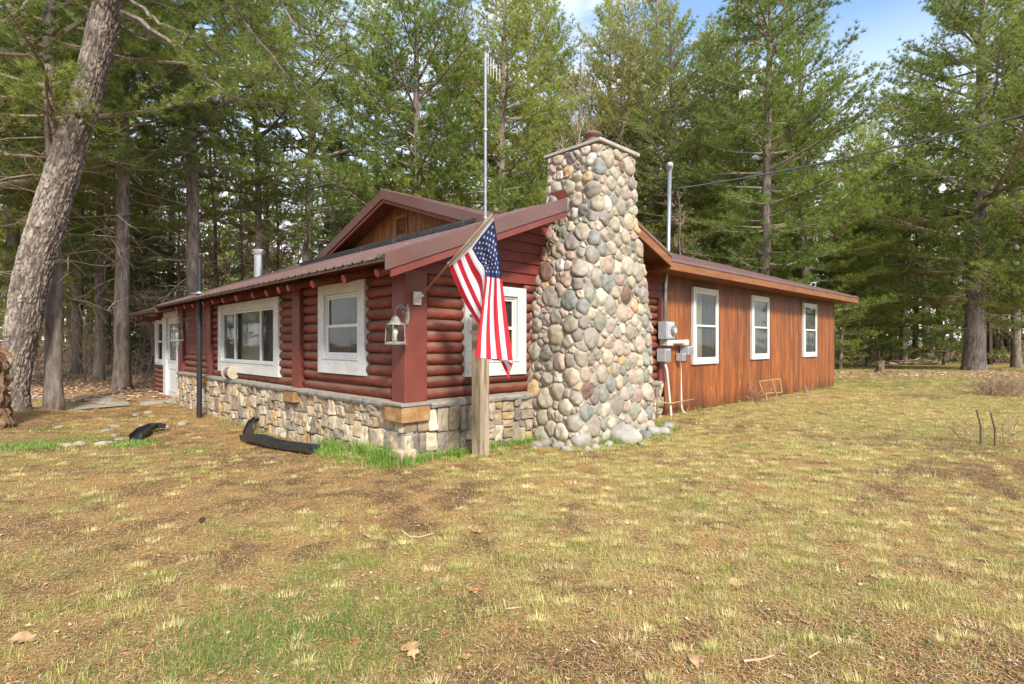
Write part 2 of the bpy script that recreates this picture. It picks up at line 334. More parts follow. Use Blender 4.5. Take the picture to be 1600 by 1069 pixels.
def gcol(x, y):
    straw, g, wall, forest, n1, n2, n3 = masks(x, y)
    n = fbm(x*9, y*9, 1, 2)[:, None]
    soil = np.array([.175, .105, .05])*(.6+.8*n)
    need = np.array([.41, .245, .095])*(.6+.7*n)
    a = sstep(.36, .56, n1*.4+n3*.6)[:, None]
    cl = (.55*vn(x*4.3, y*5.5, 3)+.45*vn(x*11, y*12, 4))
    c = soil*(1-a)+need*a
    ks = (.80*straw*sstep(.36, .58, cl))[:, None]
    c = c*(1-ks)+np.array([.46, .38, .125])*ks
    gg = (np.clip(g*.8, 0, .8)*(.45+.55*sstep(.35, .55, cl)))[:, None]; c = c*(1-gg)+np.array([.19, .235, .055])*gg
    f = np.clip(forest*.85, 0, 1)[:, None]; leafc = np.array([.38, .225, .13])*(.5+.9*n)
    return c*(1-f)+leafc*f

# ================================================================== CAMERA, WORLD, SUN
cam_d = bpy.data.cameras.new('camera'); cam = bpy.data.objects.new('camera', cam_d); COL.objects.link(cam); SC.camera = cam
cam.location = (0, 0, CH); cam.rotation_euler = (rad(90), 0, 0)
cam_d.sensor_width = 36; cam_d.lens = 36*F/1600; cam_d.shift_y = .0016; cam_d.clip_start = .05; cam_d.clip_end = 2000

SUN_EL, SUN_AZ = 38, 20      # azimuth measured from straight behind the camera towards the right
sx_, sy_ = math.sin(rad(SUN_AZ)), -math.cos(rad(SUN_AZ))
sd = Vector((sx_*math.cos(rad(SUN_EL)), sy_*math.cos(rad(SUN_EL)), math.sin(rad(SUN_EL))))
sl = bpy.data.lights.new('sun', 'SUN'); sl.energy = 3.0; sl.angle = rad(9); sl.color = (1, .95, .87)
so = bpy.data.objects.new('sun', sl); COL.objects.link(so); so.rotation_euler = (-sd).to_track_quat('-Z', 'Y').to_euler(); so.location = (6, -8, 20)
w = bpy.data.worlds.new('World'); SC.world = w; w.use_nodes = True; nt = w.node_tree; N = nt.nodes; N.clear()
wo = N.new('ShaderNodeOutputWorld'); bg = N.new('ShaderNodeBackground'); bg.inputs[1].default_value = .14
sk = N.new('ShaderNodeTexSky'); sk.sky_type = 'NISHITA'; sk.sun_disc = False; sk.sun_elevation = rad(SUN_EL); sk.sun_rotation = math.atan2(sd.x, sd.y)
sk.air_density = 1.2; sk.dust_density = .5; sk.ozone_density = 2
tc = N.new('ShaderNodeTexCoord'); mp = N.new('ShaderNodeMapping'); mp.inputs['Scale'].default_value = (1, 1, 3.2)
nz = N.new('ShaderNodeTexNoise'); nz.inputs['Scale'].default_value = 2.1; nz.inputs['Detail'].default_value = 9; nz.inputs['Roughness'].default_value = .58; nz.inputs['Distortion'].default_value = .4
nt.links.new(tc.outputs['Generated'], mp.inputs[0]); nt.links.new(mp.outputs[0], nz.inputs[0])
mr = N.new('ShaderNodeMapRange'); mr.inputs[1].default_value = .44; mr.inputs[2].default_value = .66; mr.inputs[4].default_value = .85; nt.links.new(nz.outputs[0], mr.inputs[0])
sxyz = N.new('ShaderNodeSeparateXYZ'); nt.links.new(tc.outputs['Generated'], sxyz.inputs[0])
lo = N.new('ShaderNodeMapRange'); lo.inputs[1].default_value = .46; lo.inputs[2].default_value = .14; lo.inputs[3].default_value = 0; lo.inputs[4].default_value = .92; nt.links.new(sxyz.outputs[2], lo.inputs[0])
mxx = N.new('ShaderNodeMath'); mxx.operation = 'MAXIMUM'; nt.links.new(mr.outputs[0], mxx.inputs[0]); nt.links.new(lo.outputs[0], mxx.inputs[1])
mix = N.new('ShaderNodeMix'); mix.data_type = 'RGBA'; nt.links.new(mxx.outputs[0], mix.inputs[0]); nt.links.new(sk.outputs[0], mix.inputs[6]); mix.inputs[7].default_value = (6.8, 6.8, 7.0, 1)
nt.links.new(mix.outputs[2], bg.inputs[0]); nt.links.new(bg.outputs[0], wo.inputs[0])
SC.view_settings.view_transform = 'Standard'; SC.view_settings.look = 'None'; SC.view_settings.exposure = 1.08; SC.view_settings.gamma = 1

# ================================================================== GROUND
def ground():
    xs = np.unique(np.concatenate([np.linspace(-400, -30, 22), np.linspace(-30, -9, 60), np.linspace(-9, 9, 260), np.linspace(9, 30, 90), np.linspace(30, 400, 22)]))
    ys = np.unique(np.concatenate([np.linspace(-300, -4, 16), np.linspace(-4, 1.5, 20), np.linspace(1.5, 11, 260), np.linspace(11, 40, 160), np.linspace(40, 400, 24)]))
    X, Y = np.meshgrid(xs, ys); x = X.ravel(); y = Y.ravel()
    Z = gz(x, y); nx, ny = len(xs), len(ys)
    i = np.arange(ny-1)[:, None]*nx; j = np.arange(nx-1)[None, :]
    q = np.stack([i+j, i+j+1, i+j+1+nx, i+j+nx], -1).reshape(-1, 4)
    mb = MB(); mb.add(np.stack([x, y, Z], -1), q)
    nt_extra = lambda nt, col, tc: blotch((.46, .33, .18), 70, .60, .66, .55)(nt, blotch((.045, .03, .02), 38, .60, .70, .6)(nt, col, tc), tc)
    m = pm('lawn_soil', [(.32, (.50, .48, .46)), (.5, (.95, .94, .92)), (.7, (1.5, 1.5, 1.45))], 42, rough=.95, bump=1, bscale=45, bdist=.03, attr=1, extra=nt_extra, spec=.15)
    o = mb.build('ground', m, smooth=True, col=False)
    at_ = o.data.attributes.new('Col', 'FLOAT_COLOR', 'POINT'); c = gcol(x, y); at_.data.foreach_set('color', np.hstack([c, np.ones((len(c), 1))]).ravel())
    o['kind'] = 'structure'
ground()

def blades(P, az, lean, ln, wd, col, bend=.5):
    """curved blades, three tris each"""
    n = len(P); d = np.stack([np.cos(az), np.sin(az), np.zeros(n)], -1); s = np.stack([-np.sin(az), np.cos(az), np.zeros(n)], -1)
    up = np.array([0, 0, 1.])
    mid = P+(d*np.sin(lean*.6)[:, None]+up*np.cos(lean*.6)[:, None])*(ln*.5)[:, None]
    tip = mid+(d*np.sin(lean*(1+bend))[:, None]+up*np.cos(np.minimum(lean*(1+bend), 1.75))[:, None])*(ln*.5)[:, None]
    w_ = (wd/2)[:, None]*s
    V = np.stack([P-w_, P+w_, mid-w_*.8, mid+w_*.8, tip], 1).reshape(-1, 3)
    b = np.arange(n)[:, None]*5
    T = np.concatenate([b+np.array([0, 1, 3]), b+np.array([0, 3, 2]), b+np.array([2, 3, 4])])
    return V, T, np.concatenate([col]*3)

def outside_house(x, y):
    u, v = L2(x, y); ins = ((u > -.02) & (u < 16.7) & (v > -.02) & (v < 7.5)) | ((u > -.02) & (u < 6) & (v > 0) & (v < 13.6)) | ((u > 2.15) & (u < 4.2) & (v > -.85) & (v < 1))
    return ~ins
def scatter(n, y0, y1, bias=1.0):
    # uniform over the seen wedge of lawn (and a margin), denser when nearer
    t = rng.random(n); y = y0*(y1/y0)**(t**bias)
    x = rng.uniform(-1.08, 1.08, n)*(y+.5)
    k = outside_house(x, y); return x[k], y[k]
def grass():
    mb = MB()
    def mats():
        # matted straw clumps: radiating flat blades round many centres, bare soil between them
        x = []; y = []
        yy = 2.0
        while yy < 24:
            st_ = .17+.012*yy; n_ = int(2.2*(yy+.5)/st_)
            xx = (np.arange(n_)-n_/2)*st_+rng.uniform(-.5, .5, n_)*st_; x.append(xx); y.append(yy+rng.uniform(-.5, .5, n_)*st_); yy += st_
        x = np.concatenate(x); y = np.concatenate(y); k = outside_house(x, y); x, y = x[k], y[k]
        st, g, wall, forest, n1, n2, n3 = masks(x, y)
        k = (rng.random(len(x)) < np.clip(.14+1.1*st, 0, .95)*(1-.7*g)*(1-forest))&(y > 1.9); x, y = x[k], y[k]
        R_ = rng.uniform(.05, .125, len(x))*(1+.03*y); nb = (rng.uniform(70, 130, len(x))*np.clip(7/(y+1), .45, 1)).astype(int)
        X0 = np.repeat(x, nb); Y0 = np.repeat(y, nb); Rr = np.repeat(R_, nb); tone = np.repeat(rng.uniform(.75, 1.15, len(x)), nb); gr = np.repeat(np.clip(rng.normal(.3, .25, len(x)), 0, .9), nb)
        th = rng.uniform(0, 6.28, len(X0)); r = Rr*np.sqrt(rng.random(len(X0)))*.85; el = np.repeat(rng.uniform(.55, 1, len(x)), nb)
        X = X0+r*np.cos(th); Y = Y0+r*np.sin(th)*el; sc = 1+np.clip((Y-4)/7, 0, 3)
        hump = .022*(1-(r/Rr)**2)
        c = (np.array([.70, .575, .27])*(1-gr[:, None])+np.array([.46, .47, .13])*gr[:, None])*(tone*rng.uniform(.7, 1.2, len(X)))[:, None]
        mb.add(*blades(np.stack([X, Y, gz(X, Y)+hump-.002], -1), th+rng.normal(0, .5, len(X)), rng.uniform(.45, 1.35, len(X)), rng.uniform(.025, .06, len(X)), rng.uniform(.0018, .0034, len(X))*sc, c, .35))
    # --- tufts: dried straw-coloured clumps and green ones
    x, y = scatter(30000, 1.9, 34, .9)
    st, g, wall, forest, n1, n2, n3 = masks(x, y)
    clump = sstep(.42, .60, .55*vn(x*4.3, y*5.5, 3)+.45*vn(x*11, y*12, 4))
    pr = np.clip((st*.9+g*.8)*clump+.06, 0, 1)*(1-.93*forest)
    k = rng.random(len(x)) < pr
    x, y, st, g, n2 = x[k], y[k], st[k], g[k], n2[k]
    nb = 15; N_ = len(x)
    X = np.repeat(x, nb); Y = np.repeat(y, nb); sc = np.repeat(1+np.clip((y-4)/9, 0, 3), nb)
    r = .035*np.sqrt(rng.random(len(X)))*sc; th = rng.uniform(0, 6.28, len(X))
    X = X+r*np.cos(th); Y = Y+r*np.sin(th)
    az = np.where(rng.random(len(X)) < .6, th, rng.uniform(0, 6.28, len(X)))
    isg = rng.random(len(X)) < np.repeat(np.clip(g*1.1+.09, .04, .9), nb)
    ln = rng.uniform(.022, .066, len(X))*np.where(isg, 1.05, 1)*sc**.5; wd = rng.uniform(.0016, .0032, len(X))*sc
    var = rng.uniform(.7, 1.25, (len(X), 1))
    c = np.where(isg[:, None], np.array([.23, .28, .06]), np.array([.62, .51, .20]))*var
    mixg = rng.random((len(X), 1))*.5; c = c*(1-mixg*.9)+np.array([.38, .40, .10])*mixg*.9
    P = np.stack([X, Y, gz(X, Y)-.003], -1)
    mb.add(*blades(P, az, rng.uniform(.15, 1.15, len(X)), ln, wd, c))
    # --- loose short blades everywhere
    x, y = scatter(260000, 1.9, 30, .8)
    st, g, wall, forest, n1, n2, n3 = masks(x, y)
    k = rng.random(len(x)) > forest*.9
    x, y, st, g = x[k], y[k], st[k], g[k]; sc = 1+np.clip((y-4)/8, 0, 3)
    isg = rng.random(len(x)) < np.clip(g*.9+.07, 0, .9)
    c = np.where(isg[:, None], np.array([.18, .235, .05]), np.where((rng.random(len(x)) < .30+.6*st)[:, None], np.array([.56, .465, .19]), np.array([.44, .26, .10])))*rng.uniform(.65, 1.25, (len(x), 1))
    lean = np.where(isg, rng.uniform(.3, 1.1, len(x)), rng.uniform(1.0, 1.5, len(x)))
    P = np.stack([x, y, gz(x, y)+.001], -1)
    mb.add(*blades(P, rng.uniform(0, 6.28, len(x)), lean, rng.uniform(.015, .042, len(x))*sc**.6, rng.uniform(.0014, .003, len(x))*sc, c, .25))
    mats()
    o = mb.build('grass', M['grass']); tag(o, 'patchy lawn of dry straw coloured and short green grass', 'grass', kind='stuff')
    # --- long fresh blades along the stone base
    mb = MB()
    def along(n, pts, spread, h0, h1, dark=0):
        pts = np.array(pts); i = rng.integers(0, len(pts)-1, n); t = rng.random(n)[:, None]
        p = pts[i]*(1-t)+pts[i+1]*t+rng.normal(0, spread, (n, 2))
        u, v = p[:, 0], p[:, 1]
        x = CX+RU[0]*u+RV[0]*v; y = CY+RU[1]*u+RV[1]*v
        k = ~((u > -.03) & (v > -.03)); x, y = x[k], y[k]
        # clump roots
        nb = 7; x = np.repeat(x, nb)+rng.normal(0, .018, len(x)*nb); y = np.repeat(y, nb)+rng.normal(0, .018, len(y)*nb)
        c = np.array([.20, .34, .055])*rng.uniform(.6, 1.3, (len(x), 1)); m = rng.random((len(x), 1)) < .1; c = np.where(m, np.array([.45, .40, .17]), c)
        mb.add(*blades(np.stack([x, y, gz(x, y)-.005], -1), rng.uniform(0, 6.28, len(x)), rng.uniform(.1, .9, len(x)), rng.uniform(h0, h1, len(x)), rng.uniform(.005, .010, len(x)), c, .8))
    along(190, [(-.12, 2.1), (-.10, 1.2), (-.14, .3), (-.12, -.1)], .07, .12, .26)
    along(90, [(-.35, 1.6), (-.35, .3), (-.2, -.25)], .12, .06, .15)
    along(70, [(-.1, -.14), (.5, -.14), (.8, -.16)], .05, .10, .20)
    along(110, [(.9, -.15), (2.2, -.13)], .05, .06, .16)
    along(160, [(2.2, -.95), (3.2, -1.05), (4.3, -.95), (4.9, -.3)], .12, .05, .14)
    along(120, [(.3, -.3), (2.0, -.45), (3.5, -1.4)], .15, .04, .10)
    along(90, [(5.6, -.05), (9, -.05), (16.4, -.05)], .06, .04, .16)
    along(30, [(-.1, 3.5), (-.15, 7)], .05, .04, .12)
    for (px, py, n, h) in ((205, 680, 70, .10), (60, 690, 60, .10), (20, 690, 40, .10), (150, 672, 40, .05), (300, 690, 30, .06), (95, 660, 30, .06)):
        Y = CH*F/(py-HY); x0, y0 = (px-800)/F*Y, Y
        x = rng.normal(x0, .16, n*8); y = rng.normal(y0, .2, n*8); c = np.array([.20, .33, .06])*rng.uniform(.6, 1.3, (len(x), 1))
        mb.add(*blades(np.stack([x, y, gz(x, y)-.005], -1), rng.uniform(0, 6.28, len(x)), rng.uniform(.2, 1.2, len(x)), rng.uniform(h*.5, h, len(x)), rng.uniform(.006, .013, len(x)), c, .8))
    x = rng.normal(-1.0, .42, 2600); y = rng.normal(2.62, .3, 2600); y = np.maximum(y, 1.9); kk = fbm(x*4, y*4, 8, 2) > .47; x, y = x[kk], y[kk]
    c = np.array([.14, .245, .05])*rng.uniform(.6, 1.3, (len(x), 1))
    mb.add(*blades(np.stack([x, y, gz(x, y)-.005], -1), rng.uniform(0, 6.28, len(x)), rng.uniform(.1, .8, len(x)), rng.uniform(.03, .085, len(x)), rng.uniform(.0025, .0045, len(x)), c, .7))
    o = mb.build('tall_grass', M['grass']); tag(o, 'fresh long green grass fringing the stone base of the cabin', 'grass', kind='stuff')
grass()

def litter():
    mb = MB()
    # fallen pine needles: hair-thin, lying flat
    x, y = scatter(260000, 1.9, 18, .8); sc = 1+np.clip((y-4)/5, 0, 3)
    k = rng.random(len(x)) < .45+.55*sstep(.38, .55, fbm(x*.8, y*.8, 6, 3)); x, y, sc = x[k], y[k], sc[k]; n = len(x)
    az = rng.uniform(0, 6.28, n); ln = rng.uniform(.02, .06, n)*sc**.4; wd = rng.uniform(.0012, .0024, n)*sc
    d = np.stack([np.cos(az), np.sin(az), rng.normal(0, .12, n)], -1); s = np.stack([-np.sin(az), np.cos(az), np.zeros(n)], -1)
    P = np.stack([x, y, gz(x, y)+rng.uniform(.002, .012, n)], -1)
    V = np.stack([P-s*wd[:, None], P+s*wd[:, None], P+d*ln[:, None]], 1).reshape(-1, 3)
    c = np.array([.50, .265, .11])*rng.uniform(.5, 1.4, (n, 1)); m = rng.random((n, 1)) < .25; c = np.where(m, np.array([.58, .46, .27])*rng.uniform(.8, 1.1, (n, 1)), c)
    mb.add(V, np.arange(n*3).reshape(-1, 3), c)
    # crumbs: bits of shell, chips and leaf, many sided and curled
    def flakes(x, y, s0, s1, cols, lift=.006):
        n = len(x); r = rng.uniform(s0, s1, n); k = 6; th = np.arange(k)*2*np.pi/k
        rot = rng.uniform(0, 6.28, n)[:, None]; rr = r[:, None]*rng.uniform(.45, 1.25, (n, k)); el = rng.uniform(.4, 1, n)[:, None]
        a = rr*np.cos(th); b = rr*np.sin(th)*el
        X = x[:, None]+a*np.cos(rot)-b*np.sin(rot); Y = y[:, None]+a*np.sin(rot)+b*np.cos(rot)
        tilt = rng.normal(0, .35, n)[:, None]; Z = gz(x, y)[:, None]+lift+np.abs(a)*.35*rng.random((n, 1))+a*tilt*.6+r[:, None]*.3
        mb.add(np.stack([X, Y, Z], -1).reshape(-1, 3), np.arange(n*k).reshape(-1, k), np.array(cols)[rng.integers(0, len(cols), n)]*rng.uniform(.8, 1.15, (n, 1)))
    x, y = scatter(1500, 1.9, 9, .8); flakes(x, y, .003, .008, [(.62, .56, .48), (.72, .68, .62), (.5, .34, .2), (.4, .25, .13)])
    x, y = scatter(3600, 2.2, 14, .9); flakes(x, y, .006, .017, [(.45, .27, .13), (.55, .38, .2), (.30, .17, .09), (.5, .4, .27)])
    # leaf carpet under the trees left of the cabin and round the pine on the right
    n = 26000; x = np.concatenate([rng.uniform(-26, -4, n), rng.uniform(8, 34, n)]); y = np.concatenate([rng.uniform(12, 30, n), rng.uniform(17, 42, n)])
    f = masks(x, y)[3]; k = (rng.random(len(x)) < f) & outside_house(x, y); x, y = x[k], y[k]
    flakes(x, y, .03, .085, [(.46, .28, .16), (.58, .40, .26), (.34, .19, .10), (.64, .50, .36)], .01)
    o = mb.build('ground_litter', M['litter']); tag(o, 'fallen pine needles, leaf crumbs and brown leaves lying over the lawn', 'leaf litter', kind='stuff')
litter()

# ================================================================== CABIN
cab = empty('cabin', (CX, CY, 0), RZ, 'red log cabin with stone base, brown metal roof and cedar clad wing', 'cabin')
WO = .14
def FL(a, b, z): return (WO-b, a, z)     # left (log) facade: a along v, b outward
def FF(a, b, z): return (a, WO-b, z)     # gable / wing facade: a along u
# geometry of the roofs
RZL, RSL, RU0, RUR, RUE = 2.32, .382, -.51, 3.17, 5.19
RRZ = RZL+RSL*(RUR-RU0)
def zf(u): return RRZ-RSL*abs(u-RUR)
UZ, US, UV = 4.30, .333, 3.70
def zu(v): return UZ-US*abs(v-UV)
VE = -.5; VMAIN = 10.2

# ---- openings
winA = (1.04, 2.44, .97, 2.26); winB = (3.99, 7.33, .82, 2.21); winG = (.98, 2.12, .96, 2.20)
def logs(face, a0, a1, z0, nlog, hl, holes, seed, name='log_siding'):
    mb = MB(); r_ = random.Random(seed)
    for i in range(nlog):
        z = z0+hl*(i+.5)
        segs = [(a0, a1)]
        for (h0, h1, hz0, hz1) in holes:
            if hz0 < z+hl*.30 and hz1 > z-hl*.30:
                ns = []
                for s in segs:
                    if h1 <= s[0] or h0 >= s[1]: ns.append(s); continue
                    if h0 > s[0]: ns.append((s[0], h0))
                    if h1 < s[1]: ns.append((h1, s[1]))
                segs = ns
        for (s0, s1) in segs:
            if s1-s0 < .03: continue
            m = max(3, int((s1-s0)/.12)); aa = np.linspace(s0+.002, s1-.002, m)
            R = hl*.55*(1+.03*np.array([r_.uniform(-1, 1) for _ in range(m)])+.07*np.sin(np.linspace(r_.uniform(0, 3), r_.uniform(3, 7), m))); wob = np.cumsum([r_.uniform(-.003, .003) for _ in range(m)])
            zz = z+wob; tx = []
            n = 12
            th = np.linspace(-np.pi/2, np.pi/2, n)
            V = []
            for a, rr, zc in zip(aa, R, zz):
                for t in th: V.append(face(a, -.02+rr*math.cos(t)*1.05+.004*r_.uniform(-1, 1), zc+rr*.93*math.sin(t)))
            f = [(p*n+q, p*n+q+1, (p+1)*n+q+1, (p+1)*n+q) for p in range(m-1) for q in range(n-1)]
            f += [tuple(range(n)), tuple((m-1)*n+q for q in reversed(range(n)))]
            mb.add(V, f, np.array([1, 1, 1])*r_.uniform(.72, 1.3))
    o = mb.build(name, M['log'], cab, smooth=True, recalc=True); o['label'] = None
    del o['label']; return o
def boxes(name, mat, lst, face=None, parent=cab, bevel=.004, **k):
    mb = MB()
    for b in lst: mb.box(*b, fn=face)
    return mb.build(name, mat, parent, recalc=True, bevel=bevel, **k)

logs(FL, .34, 3.05, .70, 11, .144, [winA], 1)
logs(FL, 3.36, 7.81, .70, 11, .144, [winB], 11)
logs(FL, 8.05, 10.3, .70, 3, .144, [], 2)
logs(FL, 13.36, 13.62, .0, 6, .14, [], 3)
logs(FL, 12.15, 13.5, .0, 6, .135, [], 3)
logs(FF, .37, 2.36, .70, 11, .144, [winG], 4)
logs(FF, 3.9, 5.76, .70, 11, .144, [], 5)
# plank infill left of big window
mb = MB()
for i in range(9): mb.box(8.1, 10.25, -.02, .035+.004*(i % 2), 1.145+i*.135, 1.145+i*.135+.128, fn=FL)
mb.box(8.1, 10.25, -.02, .02, 1.14, 2.5, fn=FL)
mb.build('plank_siding', M['redpaint'], cab, recalc=True, bevel=.003)
# core walls (keep the house closed)
mb = MB()
mb.box(WO+.02, WO+.08, .1, 13.6, -.35, 2.5); mb.box(.1, 5.9, WO+.02, WO+.08, -.35, 2.5)
mb.box(WO+.04, 6.0, 13.5, 13.6, -.35, 2.3); mb.box(5.9, 6.0, 7.3, 13.55, -.35, 2.6)
mb.box(5.9, 16.5, 7.3, 7.38, -.35, 2.85)
mb.build('wall', M['redpaint'], cab, recalc=True)
# beams above the logs
boxes('wall_plate', M['redpaint'], [(.12, 10.3, -.02, .05, 2.285, 2.50), (10.3, 13.6, -.02, .05, 2.285, 2.42)], FL)
# vertical red posts; corner post is its own
boxes('corner_post', M['trimred'], [(.035, .36, .035, .33, .69, 2.30)], None, bevel=.012)
boxes('post', M['trimred'], [(3.06, 3.35, -.02, .105, .66, 2.5)], FL)
boxes('post', M['trimred'], [(7.82, 8.1, -.02, .10, .66, 2.5)], FL)
boxes('post', M['trimred'], [(10.17, 10.62, -.02, .10, .66, 2.5)], FL)
boxes('post', M['trimred'], [(5.76, 5.98, -.02, .085, .66, 2.3)], FF)

# ---- gable siding (overlapping red boards)
mb = MB(); zb = 2.27; k = 0
while zb < 3.72:
    zt = zb+.155
    def ext(z):
        d = (RRZ-.06-z)/RSL
        return RUR-d, RUR+d
    l0, r0 = ext(zb); l1, r1 = ext(zt)
    l0 = max(l0, .12); l1 = max(l1, .12); r0 = min(r0, 5.9); r1 = min(r1, 5.9)
    if r1 > l1:
        V = [(l0, WO-.075, zb), (r0, WO-.075, zb), (r0, WO+.03, zb), (l0, WO+.03, zb), (l1, WO-.05, zt), (r1, WO-.05, zt), (r1, WO+.03, zt), (l1, WO+.03, zt)]
        mb.add(V, [(0, 1, 5, 4), (3, 2, 1, 0), (4, 5, 6, 7), (1, 2, 6, 5), (0, 4, 7, 3), (2, 3, 7, 6)])
    zb += .152
mb.build('gable_siding', M['redpaint'], cab, recalc=True, bevel=.003)

# ---- stone wainscot
def clip(poly, p, q, wp=0, wq=0):
    # keep side nearer p (power cell)
    n = (q[0]-p[0], q[1]-p[1]); d2 = n[0]**2+n[1]**2
    c = (d2+wp-wq)/2
    out = []
    m = len(poly)
    for i in range(m):
        a, b = poly[i], poly[(i+1) % m]
        da = (a[0]-p[0])*n[0]+(a[1]-p[1])*n[1]-c; db = (b[0]-p[0])*n[0]+(b[1]-p[1])*n[1]-c
        if da <= 0: out.append(a)
        if (da < 0 < db) or (db < 0 < da):
            t = da/(da-db); out.append((a[0]+(b[0]-a[0])*t, a[1]+(b[1]-a[1])*t))
    return out
def resample(poly, n):
    P = np.array(poly+[poly[0]]); d = np.r_[0, np.cumsum(np.hypot(*np.diff(P, axis=0).T))]
    t = np.linspace(0, d[-1], n, endpoint=False)
    return np.stack([np.interp(t, d, P[:, 0]), np.interp(t, d, P[:, 1])], -1)
def chaikin(P, k=1):
    for _ in range(k):
        Q = np.roll(P, -1, 0); P = np.stack([.75*P+.25*Q, .25*P+.75*Q], 1).reshape(-1, 2)
    return P
def stone(mb, poly, gap, thick, fn, col, rnd=2, prof='round', n=20, rough=.0, seed=0, shear=0):
    P = resample(list(map(tuple, poly)), n if rnd else 16)
    if rnd: 
        for _ in range(rnd): P = (np.roll(P, 1, 0)+2*P+np.roll(P, -1, 0))/4
    c = P.mean(0); sz = np.sqrt(np.abs(np.sum(P[:, 0]*np.roll(P[:, 1], -1)-np.roll(P[:, 0], -1)*P[:, 1])/2))
    r = np.linalg.norm(P-c, axis=1).mean(); P = c+(P-c)*max(.2, 1-gap/r)
    if prof == 'round': rings = [(1.0, -.25), (1.02, .12), (.98, .36), (.88, .64), (.68, .86), (.38, .98)]
    else: rings = [(1.0, -.3), (1.0, .55), (.965, .86), (.87, .98), (.45, 1.0)]
    V = []; m = len(P); tx, ty = rng.normal(0, .10, 2)
    for (s, h) in rings:
        Q = c+(P-c)*s
        nz_ = (vn(Q[:, 0]*14+seed, Q[:, 1]*14, seed)-.5)
        hh = thick*h+ (rough*nz_*(h > .3))+(tx*(Q[:, 0]-c[0])+ty*(Q[:, 1]-c[1]))*(h > .3)*.9
        for q, h_ in zip(Q, hh): V.append(fn(q[0], q[1], h_))
    V.append(fn(c[0], c[1], thick*1.0+rough*rng.normal(0, .25)))
    f = []
    for k in range(len(rings)-1):
        for j in range(m): f.append((k*m+j, k*m+(j+1) % m, (k+1)*m+(j+1) % m, (k+1)*m+j))
    b = (len(rings)-1)*m
    for j in range(m): f.append((b+j, b+(j+1) % m, len(V)-1))
    mb.add(V, f, col)
LEDGEC = [(.60, .52, .40), (.54, .43, .30), (.38, .33, .275), (.64, .57, .45), (.34, .28, .22), (.48, .39, .29), (.56, .41, .23), (.31, .275, .245), (.54, .47, .39), (.68, .61, .50), (.45, .37, .31), (.62, .53, .41)]
def wains(face, a0, a1, z0, z1, seed, name='stone_wainscot'):
    r_ = random.Random(seed); cells = []
    def split(x0, x1, y0, y1):
        w_, h_ = x1-x0, y1-y0
        big = r_.uniform(.26, .46)
        if w_*h_ < .016 or (max(w_, h_) < big and min(w_, h_) < .19) : cells.append((x0, x1, y0, y1)); return
        if w_ > h_*r_.uniform(.35, 1.35):
            t = r_.uniform(.3, .7); m = x0+w_*t
            if min(m-x0, x1-m) < .075: cells.append((x0, x1, y0, y1)); return
            split(x0, m, y0, y1); split(m, x1, y0, y1)
        else:
            t = r_.uniform(.3, .7); m = y0+h_*t
            if min(m-y0, y1-m) < .06: cells.append((x0, x1, y0, y1)); return
            split(x0, x1, y0, m); split(x0, x1, m, y1)
    x = a0
    while x < a1-.05:
        xn = min(a1, x+r_.uniform(.35, .75)); 
        if a1-xn < .2: xn = a1
        split(x, xn, z0, z1); x = xn
    mb = MB()
    for i, (x0, x1, y0, y1) in enumerate(cells):
        j = lambda: r_.uniform(-.012, .012)
        P = [(x0+j(), y0+j()), ((x0+x1)/2+j(), y0+j()), (x1+j(), y0+j()), (x1+j(), (y0+y1)/2+j()), (x1+j(), y1+j()), ((x0+x1)/2+j(), y1+j()), (x0+j(), y1+j()), (x0+j(), (y0+y1)/2+j())]
        c = np.array(r_.choice(LEDGEC))*np.array([.80, .77, .71])*r_.uniform(.75, 1.12)
        stone(mb, P, .0075, r_.uniform(.025, .06), face, c, rnd=1, prof='flat', n=34, rough=.035, seed=seed+i*.37)
    o = mb.build(name, M['stone'], cab, smooth=False, recalc=True)
    b = MB(); b.box(a0, a1, -.10, .0, z0-.05, z1, fn=lambda a, bb, z: face(a, bb, z)); bb = b.build('mortar_bed', M['mortar'], o, recalc=True)
    return o
S0 = .035
def SL(a, z, h): return (S0-h, a, z)
def SF(a, z, h): return (a, S0-h, z)
class _F: pass
def wfaceL(a, b, z): return (S0-b, a, z)
def wfaceF(a, b, z): return (a, S0-b, z)
wains_fn = wains
def wains2(kind, *a):
    fn3 = wfaceL if kind == 'L' else wfaceF
    def face(a_, z_, h_): return fn3(a_, h_, z_)
    # stone() passes (a, z, h); the mortar box passes (a, b, z)
    global stone_face
    r = wains_core(face, fn3, *a); return r
def wains_core(face, fn3, a0, a1, z0, z1, seed):
    import types
    o = None
    r_ = random.Random(seed)
    src = wains_fn
    # build the stones with 'face', the bed with 'fn3'
    mbs = MB.box
    def box(s, x0, x1, y0, y1, zz0, zz1, fn=None, **k): return mbs(s, x0, x1, y0, y1, zz0, zz1, fn=fn3, **k)
    MB.box = box
    try: o = wains_fn(face, a0, a1, z0, z1, seed)
    finally: MB.box = mbs
    return o
wains2('L', 0.0, 3.2, -.25, .62, 5)
wains2('L', 3.2, 10.55, -.42, .62, 6)
wains2('F', 0.0, 2.4, -.2, .62, 7)
wains2('F', 4.0, 5.78, -.2, .66, 8)
